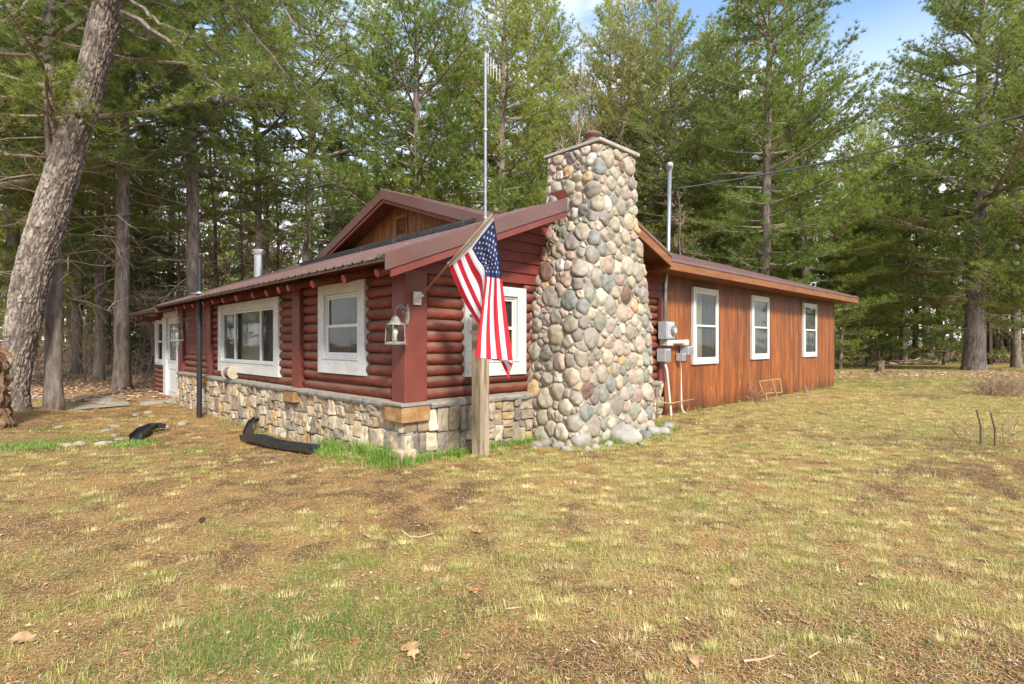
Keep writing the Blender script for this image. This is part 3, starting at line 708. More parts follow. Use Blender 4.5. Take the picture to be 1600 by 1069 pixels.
# ledge caps: rough slabs, a few lengths
def ledge(face, spans, b1, z0, z1, nm='stone_ledge'):
    mb = MB(); r_ = random.Random(3)
    for (a0, a1) in spans:
        a = a0
        while a < a1-.01:
            an = min(a1, a+r_.uniform(.55, .9)); an = a1 if a1-an < .25 else an
            m = 9; xs = np.linspace(a+.003, an-.003, m); V = []
            for x in xs:
                o_ = r_.uniform(-.008, .008); zt = z1+r_.uniform(-.004, .004); zz = z0+r_.uniform(-.005, .005)
                V += [face(x, -.10, zz), face(x, b1-.012+o_, zz), face(x, b1+o_, (zz+zt)/2), face(x, b1-.01+o_, zt), face(x, -.10, zt+.012)]
            f = [(p*5+q, p*5+(q+1) % 5, (p+1)*5+(q+1) % 5, (p+1)*5+q) for p in range(m-1) for q in range(5)]+[(0, 1, 2, 3, 4), tuple((m-1)*5+q for q in (4, 3, 2, 1, 0))]
            mb.add(V, f); a = an
    return mb.build(nm, M['sill'], cab, recalc=True)
ledge(wfaceL, [(.34, 3.0), (3.4, 7.8), (8.2, 10.45)], .075, .615, .685)
ledge(wfaceF, [(.34, 2.35)], .075, .615, .685); ledge(wfaceF, [(4.0, 5.72)], .075, .615, .685)
def blockcap(u0, u1, v0, v1, z0=.50):
    mb = MB(); mb.box(u0, u1, v0, v1, z0, .655, jit=.006)
    o = mb.build('cap_stone', M['ochre'], cab, recalc=True, bevel=.012)
    mb = MB(); mb.box(u0-.02, u1+.02, v0-.02, v1+.02, .657, .69, jit=.004); mb.build('cap_slab', M['sill'], o, recalc=True, bevel=.006)
blockcap(-.07, .33, -.07, .33, .47); blockcap(-.08, .15, 3.02, 3.40, .47); blockcap(-.08, .15, 7.82, 8.18, .52)
mb = MB(); mb.box(-.09, .12, -.09, .12, -.15, .155, jit=.012)
mb.c[-1][:] = (.55, .44, .31); mb.build('corner_stone', M['stone'], cab, recalc=True, bevel=.02)

# ---- windows
def window(face, a0, a1, z0, z1, tw, tb, trim=True, style='double', cur=('curtain', .0, 1), nm='window', tt=None, mats=None, proud=.085):
    """trim = window, children: sash, pane, curtain"""
    mw = mats or M['white']; tt = tt or tw
    mb = MB()
    mb.box(a0, a0+tw, -.02, proud, z0, z1, fn=face); mb.box(a1-tw, a1, -.02, proud, z0, z1, fn=face)
    mb.box(a0+tw, a1-tw, -.02, proud, z1-tt, z1, fn=face); mb.box(a0+tw, a1-tw, -.02, proud, z0, z0+tb, fn=face)
    mb.box(a0+tw-.02, a1-tw+.02, -.018, proud+.012, z0+tb-.006, z0+tb+.016, fn=face)
    o = mb.build(nm, mw, cab, recalc=True, bevel=.003)
    A0, A1, Z0, Z1 = a0+tw+.003, a1-tw-.003, z0+tb+.02, z1-tt-.003
    d = MB(); d.box(A0, A1, -.03, -.012, Z0, Z1, fn=face); d.build('unlit_backing', M['dark'], o, recalc=True)  # flat near-black board: its colour stands in for the unlit room
    s = MB(); fr = .045
    def frame(x0, x1, y0, y1, b0, b1, w_=fr):
        s.box(x0, x0+w_, b0, b1, y0, y1, fn=face); s.box(x1-w_, x1, b0, b1, y0, y1, fn=face)
        s.box(x0+w_, x1-w_, b0, b1, y0, y0+w_, fn=face); s.box(x0+w_, x1-w_, b0, b1, y1-w_, y1, fn=face)
    panes = []
    if style == 'double':
        zm = (Z0+Z1)/2
        frame(A0, A1, Z0, Z1, .0, .052, .03)
        frame(A0+.032, A1-.032, zm-.02, Z1-.032, .012, .034, .032); frame(A0+.032, A1-.032, Z0+.032, zm+.022, .016, .047, .042)
        panes = [(A0+.06, A1-.06, zm, Z1-.06, .022), (A0+.07, A1-.07, Z0+.07, zm-.01, .034)]
    else:
        frame(A0, A1, Z0, Z1, .0, .055, .035)
        q = A0+(A1-A0)*.245; q2 = A0+(A1-A0)*.735
        s.box(q-.03, q+.03, .0, .05, Z0+.036, Z1-.036, fn=face); s.box(q2-.03, q2+.03, .0, .05, Z0+.036, Z1-.036, fn=face)
        panes = [(A0+.036, q-.031, Z0+.036, Z1-.036, .026), (q+.031, q2-.031, Z0+.036, Z1-.036, .030), (q2+.031, A1-.036, Z0+.036, Z1-.036, .026)]
    s.build('sash', M['vinyl'], o, recalc=True, bevel=.002)
    for (x0, x1, y0, y1, b) in panes:
        g = MB(); g.box(x0, x1, b-.002, b+.002, y0, y1, fn=face); g.build('pane', M['glass'], o, recalc=True)
    for (mat, f0, f1) in cur:
        c = MB(); m = max(6, int((f1-f0)*(A1-A0)/.02)); V = []
        for i in range(m+1):
            a = A0+.005+(A1-A0-.01)*(f0+(f1-f0)*i/m); bb = -.002+.008*math.sin(i*1.25+math.sin(i*.31)*2)
            V += [face(a, bb, Z0+.01), face(a, bb*.6, Z1-.01)]
        c.add(V, [(2*i, 2*i+2, 2*i+3, 2*i+1) for i in range(m)]); c.build('curtain', M[mat], o, smooth=True)
    return o
o = window(FL, *winA[:2], winA[2], winA[3], .19, .21, cur=[('curtain_dark', 0, 1)], tt=.15); 
o = window(FL, *winB[:2], winB[2], winB[3], .22, .21, style='slider', cur=[('curtain_dark', 0, .26), ('curtain', .27, .66), ('curtain_dark', .66, 1)], tt=.17)
o = window(FF, *winG[:2], winG[2], winG[3], .17, .19, cur=[('curtain_dark', 0, 1)], tt=.13)
o = window(FL, 12.3, 13.34, .80, 2.12, .12, .06, cur=[('curtain_dark', 0, 1)], tt=.08)
WCED = .10
def FC(a, b, z): return (a, WCED-b, z)
def FW(a, b, z): return (a, WCED-b-.032, z)
for (a0, a1, z0, z1, cu) in ((7.04, 8.17, .965, 2.585, [('curtain', 0, .36), ('curtain_dark', .36, 1)]), (9.97, 11.03, 1.01, 2.59, [('blind', 0, 1)]), (13.56, 14.71, 1.01, 2.59, [('blind', 0, 1)])):
    window(FW, a0, a1, z0, z1, .055, .05, cur=cu, tt=.06, proud=.04, mats=M['vinyl'])
# ---- door with frame
mb = MB(); Z = -.06
for b in ((10.70, 10.86, -.02, .09, Z, 2.26), (11.98, 12.28, -.02, .09, Z, 2.26), (10.86, 11.98, -.02, .09, 2.12, 2.26)): mb.box(*b, fn=FL)
dr = mb.build('door', M['white'], cab, recalc=True, bevel=.004)
mb = MB(); mb.box(10.865, 11.975, -.015, .03, Z, 2.115, fn=FL)
for (z0, z1) in ((.1, .75), (.9, 1.98)):
    for b in ((11.0, 11.04, .03, .042, z0, z1), (11.80, 11.84, .03, .042, z0, z1), (11.04, 11.8, .03, .042, z0, z0+.04), (11.04, 11.8, .03, .042, z1-.04, z1)): mb.box(*b, fn=FL)
mb.build('door_leaf', M['vinyl'], dr, recalc=True, bevel=.003)
mb = MB(); mb.box(11.06, 11.78, .031, .036, .95, 1.93, fn=FL); mb.build('pane', M['glass'], dr, recalc=True)
mb = MB(); mb.tube([FL(11.86, .03, .98), FL(11.86, .09, .98)], .012, 8); mb.tube([FL(11.86, .085, .98), FL(11.74, .09, .98)], .011, 8); mb.build('handle', M['steel'], dr, recalc=True)
boxes('door_step', M['slab'], [(10.6, 12.5, .05, .9, -.2, -.07)], FL)

# ---- cedar wing walls: vertical boards
def boards(face, a0, a1, z0, ztop, wd, name, mat, holes=()):
    mb = MB(); a = a0; r_ = random.Random(9)
    while a < a1-.02:
        w_ = min(wd*r_.choice((.8, 1, 1, 1.25)), a1-a); zs = [(z0+r_.uniform(-.02, .02), None)]
        segs = [(z0, None)]
        hit = [h for h in holes if h[0] < a+w_-.02 and h[1] > a+.02]
        zt0, zt1 = ztop(a), ztop(a+w_)
        def bx(zA, zB0, zB1):
            b0 = r_.uniform(-.0015, .0015)
            V = [face(a+.003, -.03, zA), face(a+w_-.003, -.03, zA), face(a+w_-.003, .016+b0, zA), face(a+.003, .016+b0, zA),
                 face(a+.003, -.03, zB0), face(a+w_-.003, -.03, zB1), face(a+w_-.003, .016+b0, zB1), face(a+.003, .016+b0, zB0)]
            mb.add(V, [(0, 1, 2, 3), (4, 7, 6, 5), (0, 4, 5, 1), (1, 5, 6, 2), (2, 6, 7, 3), (3, 7, 4, 0)])
        bx(z0, zt0, zt1)
        a += w_
    return mb.build(name, mat, cab, recalc=True, bevel=.002)
boards(FC, 5.98, 16.5, -.12, lambda a: 2.75, .19, 'cedar_siding', M['cedar'])
mb = MB(); mb.box(5.95, 16.48, WCED+.02, WCED+.08, -.3, 2.9); mb.build('wall', M['dark'], cab, recalc=True)
boards(lambda a, b, z: (16.5+b, a, z), .1, 7.3, -.12, lambda a: min(zu(a)-.12, 9), .19, 'cedar_siding', M['cedar'])
boxes('corner_trim', M['cedar_dark'], [(16.44, 16.53, WCED-.03, WCED+.05, -.12, 2.73)], None)
# knots and holes in the boards around the middle
UGU = 2.35
boards(lambda a, b, z: (UGU-b, a, z), .55, 6.75, 2.9, lambda a: zu(a)-.03, .16, 'gable_boards', M['cedar_dark'])
# gable vent
v_ = Vp(628.5, UGU-.02); mb = MB()
for b in ((v_-.20, v_-.16, 0, .03, 3.50, 3.90), (v_+.16, v_+.20, 0, .03, 3.50, 3.90), (v_-.16, v_+.16, 0, .03, 3.86, 3.90), (v_-.16, v_+.16, 0, .03, 3.50, 3.54)): mb.box(*b, fn=lambda a, b, z: (UGU-.018-b, a, z))
for i in range(7):
    z = 3.56+i*.045
    mb.add([(UGU-.045, v_-.16, z), (UGU-.045, v_+.16, z), (UGU-.02, v_+.16, z+.03), (UGU-.02, v_-.16, z+.03)], [(0, 1, 2, 3)])
mb.build('gable_vent', M['cedar_dark'], cab, recalc=True)

# ---- roofs
def ribsheet(s0, s1, fn, name, parent=cab, mat=None, period=.2286, th=.012):
    """fn(s, t, h) -> point; ribs run along t"""
    ss = []; hh = []; s = s0
    while s < s1:
        for ds, h in ((0, 0), (.075, 0), (.085, .008), (.10, .008), (.11, 0), (.175, 0), (.193, .019), (.212, .019)):
            if s+ds < s1: ss.append(s+ds); hh.append(h)
        s += period
    ss.append(s1); hh.append(0); V = []
    for s, h in zip(ss, hh): V += [fn(s, 0, h+th), fn(s, 1, h+th), fn(s, 0, 0 if h < .01 else h), fn(s, 1, 0 if h < .01 else h)]
    n = len(ss); f = []
    for i in range(n-1):
        a = i*4; b = a+4
        f += [(a, b, b+1, a+1), (a+2, a+3, b+3, b+2), (a, a+2, b+2, b), (a+1, b+1, b+3, a+3)]
    f += [(0, 1, 3, 2), ((n-1)*4, (n-1)*4+2, (n-1)*4+3, (n-1)*4+1)]
    mb = MB(); mb.add(V, f); return mb.build(name, mat or M['roofmetal'], parent, recalc=True)
def lp(a, b, t): return a+(b-a)*t
# front roof, left slope (the one over the logs)
UN = 2.33
ribsheet(VE, -.2, lambda s, t, h: (lp(RU0-.03, UN, t), s, lp(RZL-.01, zf(UN), t)+h), 'roof')
ribsheet(-.2, VMAIN, lambda s, t, h: (lp(RU0-.03, RUR, t), s, lp(RZL-.01, RRZ, t)+h), 'roof')
ribsheet(VE, 2.05, lambda s, t, h: (lp(RUR, RUE, t), s, lp(RRZ, zf(RUE), t)+h), 'roof')
# deck boards beneath
def deck(V, nm='roof_deck', mat='greywood', th=.035):
    mb = MB(); V = np.array(V, float); n = len(V); B = V-np.array([0, 0, th])
    f = [tuple(range(n)), tuple(range(2*n-1, n-1, -1))]+[(i, i+n, (i+1) % n+n, (i+1) % n) for i in range(n)]
    mb.add(np.vstack([V, B]), f); return mb.build(nm, M[mat], cab, recalc=True)
e = -.004
deck([(RU0, VE+.02, RZL+e), (UN, VE+.02, zf(UN)+e), (UN, -.201, zf(UN)+e), (RU0, -.201, RZL+e)])
deck([(RU0, -.2, RZL+e), (RUR, -.2, RRZ+e), (RUR, VMAIN-.02, RRZ+e), (RU0, VMAIN-.02, RZL+e)])
deck([(RUR+.002, VE+.02, RRZ+e), (RUE, VE+.02, zf(RUE)+e), (RUE, 2, zf(RUE)+e), (RUR+.002, 2, RRZ+e)], mat='soffit')
# back slope of main front roof (behind, for other views)
ribsheet(5.9, VMAIN, lambda s, t, h: (lp(RUR, 6.3, t), s, lp(RRZ, zf(6.3), t)+h), 'roof')
# upper roof
ribsheet(RUE+.002, 16.9, lambda s, t, h: (s, lp(VE-.03, UV, t), lp(zu(VE)-.01, UZ, t)+h), 'roof')
ribsheet(1.94, RUE, lambda s, t, h: (s, lp(.3, UV, t), lp(zu(.3), UZ, t)+h), 'roof')
ribsheet(1.94, 16.9, lambda s, t, h: (s, lp(UV, 7.9, t), lp(UZ, zu(7.9), t)+h), 'roof')
boxes('ridge_cap', M['fasciametal'], [(1.92, 16.92, UV-.06, UV+.06, UZ+.012, UZ+.04)])
# entry roof on the left end
ribsheet(VMAIN+.03, 14.35, lambda s, t, h: (lp(RU0-.03, 3.0, t), s, lp(2.25, 2.72, t)+h), 'roof')
deck([(RU0, VMAIN+.06, 2.246), (3.0, VMAIN+.06, 2.71), (3.0, 14.33, 2.71), (RU0, 14.33, 2.246)])
# rake end of main roof above entry roof
def prism(name, mat, quad, d, parent=cab, bevel=.004):
    mb = MB(); q = np.array(quad, float); B = q+np.array(d, float); n = len(q)
    mb.add(np.vstack([q, B]), [tuple(range(n)), tuple(range(2*n-1, n-1, -1))]+[(i, i+n, (i+1) % n+n, (i+1) % n) for i in range(n)])
    return mb.build(name, M[mat], parent, recalc=True, bevel=bevel)
prism('rake_board', 'trimred', [(RU0-.02, VMAIN, RZL-.16), (RUR, VMAIN, RRZ-.16), (RUR, VMAIN, RRZ-.005), (RU0-.02, VMAIN, RZL-.005)], (0, .03, 0))
# front rake: wide brown metal fascia above a red trim board (left slope)
def rake(u0, u1, zt, zb_, mat, v0, v1, nm):
    return prism(nm, mat, [(u0, v0, zf(u0)+zb_), (u1, v0, zf(u1)+zb_), (u1, v0, zf(u1)+zt), (u0, v0, zf(u0)+zt)], (0, v1-v0, 0))
rake(RU0-.05, UN, .045, -.135, 'fasciametal', VE-.045, VE-.005, 'fascia')
rake(RU0-.05, UN, .045, .031, 'fasciametal', VE-.005, VE+.16, 'rake_cap')
rake(RU0+.02, UN, -.137, -.225, 'trimred', VE-.03, VE+.01, 'rake_board')
rake(3.5, RUE-.002, .03, -.03, 'fasciametal', VE-.045, VE+.02, 'fascia')
rake(3.5, RUE-.002, -.032, -.19, 'orangefascia', VE-.03, VE+.01, 'rake_board')
prism('soffit', 'soffit', [(3.3, VE+.01, zf(3.3)-.05), (RUE, VE+.01, zf(RUE)-.05), (RUE, VE+.01, zf(RUE)-.07), (3.3, VE+.01, zf(3.3)-.07)], (0, .62, 0))
prism('soffit', 'trimred', [(RU0+.05, VE+.01, zf(RU0+.05)-.045), (UN, VE+.01, zf(UN)-.045), (UN, VE+.01, zf(UN)-.06), (RU0+.05, VE+.01, zf(RU0+.05)-.06)], (0, .60, 0))
boxes('wall_panel', M['soffit'], [(4.6, 6.05, WO-.045, WO-.03, 2.58, 3.02)], None)
boxes('soffit', M['soffit'], [(RUE-.03, RUE-.008, VE+.02, .12, 2.72, 2.96)], None)
# wing eave
zE = zu(VE)
boxes('eave_board', M['orangefascia'], [(RUE-.02, 16.9, VE-.02, VE+.015, zE-.19, zE-.006)])
boxes('drip_edge', M['fasciametal'], [(RUE-.02, 16.93, VE-.035, VE-.022, zE-.045, zE+.006)])
boxes('soffit', M['soffit'], [(RUE+.0, 16.86, VE+.017, WCED-.0, zE-.17, zE-.15)])
prism('rake_board', 'orangefascia', [(16.87, VE, zu(VE)-.19), (16.87, UV, UZ-.19), (16.87, UV, UZ-.005), (16.87, VE, zu(VE)-.005)], (.03, 0, 0))
prism('rake_board', 'orangefascia', [(16.87, 7.9, zu(7.9)-.19), (16.87, UV, UZ-.19), (16.87, UV, UZ-.005), (16.87, 7.9, zu(7.9)-.005)], (.03, 0, 0))
# upper gable rakes
for (va, vb) in ((.25, UV), (7.3, UV)):
    prism('fascia', 'fasciametal', [(1.93, va, zu(va)-.14), (1.93, vb, UZ-.14), (1.93, vb, UZ+.045), (1.93, va, zu(va)+.045)], (-.035, 0, 0))
    prism('rake_board', 'trimred', [(1.95, va, zu(va)-.21), (1.95, vb, UZ-.21), (1.95, vb, UZ-.142), (1.95, va, zu(va)-.142)], (-.03, 0, 0))
    prism('soffit', 'soffit', [(1.97, va, zu(va)-.10), (1.97, vb, UZ-.10), (1.97, vb, UZ-.12), (1.97, va, zu(va)-.12)], (.37, 0, 0))
# loose dark flashing strips lying on the roof below the gable
mb = MB(); r_ = random.Random(2)
ul = 1.62
for (v0, v1) in ((.95, 1.75), (1.80, 2.75), (2.8, 3.9), (3.95, 5.1), (5.15, 6.9)):
    du = r_.uniform(-.05, .05)
    V = []
    for vv in (v0, v1):
        for (uu, hh) in ((ul+du, .03), (ul+du+.28, .045), (ul+du+.28, .12), (ul+du, .105)): V.append((uu, vv, zf(uu)+hh))
    mb.add(V, [(0, 1, 2, 3), (4, 7, 6, 5), (0, 4, 5, 1), (1, 5, 6, 2), (2, 6, 7, 3), (3, 7, 4, 0)])
mb.build('roof_flashing', M['black'], cab, recalc=True, bevel=.01)
# rafter log ends under the eave
for px in (590, 540.5, 494, 455, 440, 415, 393, 372, 351, 333.5, 319, 304, 291, 278):
    v = Vp(px, -.34); zc = RZL-.115+random.uniform(-.01, .01); r = random.uniform(.05, .062)
    mb = MB(); mb.tube([(-.36+random.uniform(-.04, .03), v, zc), (.2, v, zc+.20)], r, 12, col=(1, 1, 1)); mb.m[0][:] = 1
    mb.m[1][:] = 0; mb.m[2][:] = 1
    o = mb.build('rafter_end', [M['log_end'], M['log']], cab, recalc=True, bevel=.006)
# porch beam on the entry side
boxes('rafter_end', M['trimred'], [(-.42, .15, 13.9, 14.0, 2.06, 2.16)]); boxes('rafter_end', M['trimred'], [(-.42, .15, 13.2, 13.3, 2.06, 2.16)]); boxes('rafter_end', M['trimred'], [(-.42, .15, 12.5, 12.6, 2.06, 2.16)])

# ---- chimney of cobbles
CHT = 4.26
def half(z): return np.interp(z, [0, .4, 1.8, 2.57, 3.22, 4.3], [.95, .925, .87, .70, .47, .455])
def cpath(x, z):
    """unfolded strip coordinate x (0 = middle of the front) -> (u, v, nu, nv)"""
    h = float(half(z))
    if x < -h: return (RUR-h, -.8+(-h-x), -1, 0)
    if x > h: return (RUR+h, -.8+(x-h), 1, 0)
    return (RUR+x, -.8, 0, -1)
def CF(x, z, h):
    acc = np.zeros(4)
    for d in (-.09, -.045, 0, .045, .09): acc += np.array(cpath(x+d, z))
    acc /= 5; n = acc[2:]/(np.hypot(*acc[2:])+1e-9)
    k = .02 if z < 3.9 else 0
    return (acc[0]+n[0]*(h+k), acc[1]+n[1]*(h+k), z)
def chimney():
    r_ = random.Random(21); pts = []
    def dom(x, z):
        h = half(z); vmax = .62 if z < 3.3 else .97
        return -h-.97 < x < h+.97
    tries = 0
    # variable-radius dart throwing: first the big ones, then smaller
    for (rmin, rmax, n) in ((.13, .165, 120), (.105, .135, 600), (.085, .11, 3000), (.062, .082, 7000), (.036, .052, 12000)):
        for _ in range(n):
            z = r_.uniform(-.05, CHT-.02); h = float(half(z)); x = r_.uniform(-h-.97, h+.97); r = r_.uniform(rmin, rmax)
            if z > 3.2: r *= .92
            
            if all(((x-p[0])/.88)**2+((z-p[1])/1.12)**2 > (.76*(r+p[2]))**2 for p in pts if abs(p[1]-z) < .4): pts.append((x, z, r))
    COB = [(.42, .375, .315), (.47, .39, .325), (.33, .305, .265), (.52, .455, .37), (.46, .36, .30), (.25, .235, .21), (.38, .33, .275), (.31, .305, .265), (.58, .535, .46), (.42, .335, .29), (.36, .33, .285), (.50, .42, .34), (.29, .255, .235), (.47, .425, .35), (.44, .40, .33)]
    mb = MB()
    A = np.array(pts)
    for i, (x, z, r) in enumerate(pts):
        poly = [(x-.25, z-.3), (x+.25, z-.3), (x+.25, z+.3), (x-.25, z+.3)]
        poly = [(x+.21*math.cos(t)*.95, z+.21*math.sin(t)*1.1) for t in np.linspace(0, 2*np.pi, 16, endpoint=False)]
        d = np.hypot(A[:, 0]-x, A[:, 1]-z); idx = np.argsort(d)[1:22]
        for j in idx: 
            poly = clip(poly, (x, z), (A[j, 0], A[j, 1]), r*r, A[j, 2]**2)
            if len(poly) < 3: break
        if len(poly) < 3: continue
        ext_ = r*1.7; Pn = []
        for (a, b) in poly:
            dd = math.hypot((a-x)/.95, (b-z)/1.05); 
            if dd > ext_: a = x+(a-x)*ext_/dd; b = z+(b-z)*ext_/dd
            he = float(half(b))+.955; Pn.append((max(-he, min(he, a)), min(b, CHT-.005)))
        c = np.array(r_.choice(COB))*np.array([.80, .77, .71])*r_.uniform(.84, 1.18)*(1+np.array([r_.uniform(-.05, .05) for _ in range(3)]))
        q = r_.random()
        if q < .018: c = np.array((.17, .10, .075))
        elif q < .06: c = np.array((.45, .31, .17))
        elif q < .075: c = np.array((.54, .51, .45))
        elif q < .12: c = np.array((.20, .205, .185))
        rr = math.sqrt(max(1e-4, abs(sum(Pn[k][0]*Pn[(k+1) % len(Pn)][1]-Pn[(k+1) % len(Pn)][0]*Pn[k][1] for k in range(len(Pn)))/2)/math.pi))
        stone(mb, Pn, .0045, min(.062, rr*.34+.016), CF, c, rnd=r_.choice((1, 1, 2)), prof='round', n=26, rough=.045, seed=i*.7)
    ch = mb.build('chimney', M['cobble'], cab, smooth=True, recalc=True)
    core = MB(); zs = np.linspace(-.1, CHT-.002, 40); ts = np.linspace(0, 1, 90); V = []
    for z in zs:
        h = float(half(z))
        for t in ts: x = -h-.97+t*(2*h+1.94); V.append(CF(x, z, .006+.014*float(vn(x*9, z*9, 2))))
    f = [(i*90+j, i*90+j+1, (i+1)*90+j+1, (i+1)*90+j) for i in range(39) for j in range(89)]
    core.add(V, f); core.box(RUR-.44, RUR+.44, .1, .168, 2.9, CHT-.003); core.build('chimney_mortar', M['mortar'], ch, smooth=True)
    cp = MB(); h = .47
    cp.box(RUR-h-.03, RUR+h+.03, -.86, .22, CHT+.003, CHT+.055, jit=.004); cp.build('chimney_cap', M['concrete'], ch, recalc=True, bevel=.01)
    fl = MB(); ux, vx = RUR-.22, -.50
    fl.lathe([(.0, CHT+.05), (.105, CHT+.05), (.105, CHT+.15), (.09, CHT+.155), (.09, CHT+.21), (.135, CHT+.225), (.14, CHT+.26), (.09, CHT+.285), (0, CHT+.288)], ux, vx, 20)
    fl.build('flue_cap', M['clay'], ch, smooth=True, recalc=True)
    boxes('chimney_flashing', M['redpaint'], [(2.64, 2.715, -.24, .05, zf(2.66)-.02, 3.70)], parent=ch)
chimney()

# ================================================================== THINGS ON AND AROUND THE CABIN
def hroot(name, u, v, z, label, cat, group=None): return empty(name, tuple(W(u, v, z)), RZ, label, cat, group)
# loose stones at the chimney foot
def rockmesh(name, r, col, parent=None, loc=None, seed=0, sub=3, mat='rock', flat=.7):
    bm = bmesh.new(); bmesh.ops.create_icosphere(bm, subdivisions=sub, radius=1)
    co = np.array([v.co[:] for v in bm.verts]); s = seed*3.7
    n = fbm(co[:, 0]*1.3+s, co[:, 1]*1.3+s, co[:, 2]*1.3+s, 3)
    k = .72+.62*n; 
    co = co*k[:, None]*np.array(r)
    for v, c in zip(bm.verts, co): v.co = c
    fs = np.array([[v.index for v in f.verts] for f in bm.faces]); bm.free()
    mb = MB(); mb.add(co, fs, col); return mb.build(name, M[mat], parent, smooth=True, loc=loc)
i = 0
rocks = [  # px, py(base), size(x,y,z), colour
    (905, 688, (.20, .15, .17), (1.05, 1, .92), 'large pale boulder leaning on the chimney foot below the near corner'),
    (975, 683, (.27, .19, .17), (1.2, 1.17, 1.1), 'largest white boulder in front of the chimney foot'),
    (930, 676, (.13, .10, .15), (.95, .62, .34), 'ochre streaked wedge of stone between the two pale boulders'),
    (1022, 672, (.15, .12, .09), (1.05, 1.03, 1), 'pale angular stone at the right end of the chimney foot'),
    (1036, 672, (.11, .10, .075), (1.0, 1.0, .98), 'small grey white stone right of the chimney beside the stone base'),
    (1043, 663, (.10, .09, .07), (.92, .92, .9), 'rearmost small grey stone beside the conduit foot'),
    (852, 690, (.10, .08, .07), (.7, .72, .62), 'small green grey stone left of the chimney foot'),
    (838, 692, (.09, .07, .07), (.8, .75, .65), 'small tan stone nearest the wooden post by the chimney'),
    (872, 692, (.09, .07, .06), (.9, .82, .75), 'flat pinkish stone left of the large pale boulder'),
    (884, 697, (.10, .08, .05), (.95, .9, .85), 'low pale stone in the grass before the chimney corner'),
    (930, 694, (.08, .06, .05), (1.1, 1.05, .95), 'front white pebble below the ochre wedge stone'),
    (918, 697, (.05, .04, .04), (1.15, 1.1, 1.0), 'tiny white stone in front of the pale boulder'),
    (950, 690, (.09, .06, .05), (1.0, 1.0, .98), 'rounded white stone left of the largest boulder'),
    (942, 681, (.08, .07, .07), (.75, .77, .78), 'blue grey stone tucked behind the rounded white stone'),
    (1008, 676, (.10, .08, .08), (.65, .69, .7), 'blue grey stone right of the largest white boulder'),
    (995, 672, (.09, .08, .08), (.9, .8, .7), 'tan stone wedged behind the largest white boulder'),
    (895, 680, (.09, .08, .10), (.78, .74, .70), 'upright grey stone left of the leaning pale boulder'),
    (1002, 688, (.05, .04, .03), (.8, .83, .8), 'small green stone in the grass in front of the largest boulder')]
for (px, py, r, col, lab) in rocks:
    Y = CH*F/(py-HY)*.955; x, y = (px-800)/F*Y, Y
    o = rockmesh('stone', r, np.array(col)*.66, None, (x, y, float(gz(x, y))+r[2]*.35), i); i += 1
    o.rotation_euler = (random.uniform(-.3, .3), random.uniform(-.3, .3), random.uniform(0, 6)); tag(o, lab, 'stone', 'stones at the chimney foot')
# pale stones edging the path on the left
ps = [(285, 665, .17, .09, 'edging stone nearest the door step'), (255, 670, .13, .07, 'edging stone just left of the one by the door step'), (222, 666, .11, .05, 'pale edging stone level with the dark plastic piece'), (180, 668, .16, .06, 'white flat edging stone middle of the path edge'),
      (165, 675, .13, .06, 'edging stone behind the left front one'), (178, 683, .10, .06, 'pointed pale stone between the two front flat ones'), (187, 689, .10, .05, 'small pale stone next to the black plastic tray end'), (161, 697, .19, .06, 'white flat stone left of the black plastic piece'),
      (124, 700, .12, .08, 'rounded grey stone in front row of the path edge'), (105, 702, .17, .06, 'leftmost flat grey stone of the path edge'), (92, 672, .14, .04, 'flat stone nearest the thin tree trunk'), (232, 646, .17, .05, 'slab of pale stone at the back of the path bend'), (212, 650, .14, .05, 'pale stone behind the path bend')]
for (px, py, r, h, lab) in ps:
    py = HY+(py-HY)*.93; Y = CH*F/(py-HY)*(1+.04); x, y = (px-800)/F*Y, Y
    o = rockmesh('stone', (r*.72, r*.5, h*.6), np.array((.75, .68, .58))*random.uniform(.7, 1.05), None, (x, y, float(gz(x, y))+h*.15), i); i += 1
    o.rotation_euler = (0, 0, random.uniform(0, 6)); tag(o, lab, 'stone', 'pale stones edging the path')
# stone walk
mb = MB(); V = []; pts_ = [(-.75, 12.7), (-1.0, 10.6), (-2.0, 10.2), (-4.2, 12.0), (-5.4, 13.6), (-4.9, 14.6), (-3.0, 13.2), (-1.9, 12.3)]
for (u, v) in pts_: p = W(u, v); V.append((p[0], p[1], float(gz(p[0], p[1]))+.02))
mb.add(V, [tuple(range(len(V)))]); o = mb.build('path', M['slab'], recalc=True); o['kind'] = 'structure'

# wooden post + antenna
pw = W(.90, -.34); ang = RZ+rad(4)
po = empty('timber_post', (pw[0], pw[1], 0), ang, 'weathered square timber post standing in front of the gable window', 'post')
mb = MB(); zs = np.linspace(-.2, 2.0, 24); hw = .078; V = []
for z in zs:
    for (a, b) in ((-1, -1), (-.3, -1.01), (.3, -1.01), (1, -1), (1, 1), (-1, 1)): V.append((a*hw+random.uniform(-.0015, .0015), b*hw+random.uniform(-.0015, .0015), z))
n = 6; mb.add(V, [(i*n+j, i*n+(j+1) % n, (i+1)*n+(j+1) % n, (i+1)*n+j) for i in range(23) for j in range(n)]+[tuple(23*n+j for j in range(n)), tuple(reversed(range(n)))])
mb.build('post_timber', M['post'], po, recalc=True, bevel=.004)
an = hroot('antenna_mast', .9, -.62, 0, 'tall thin galvanised mast with small comb antenna above the eave', 'antenna')
ax = Up(758.5, -.62)-.9; Yt = W(.9+ax, -.62)[1]; zt = CH+(HY-82)/F*Yt
mb = MB(); mb.tube([(ax, 0, 1.4), (ax, 0, 2.9)], .021, 10); mb.tube([(ax, 0, 2.88), (ax, 0, zt)], .015, 10)
for z in (2.1, 2.9, 3.95): mb.lathe([(.022, z-.015), (.03, z-.01), (.03, z+.01), (.022, z+.015)], ax, 0, 10)
mb.build('mast_tube', M['steel'], an, smooth=False, recalc=True)
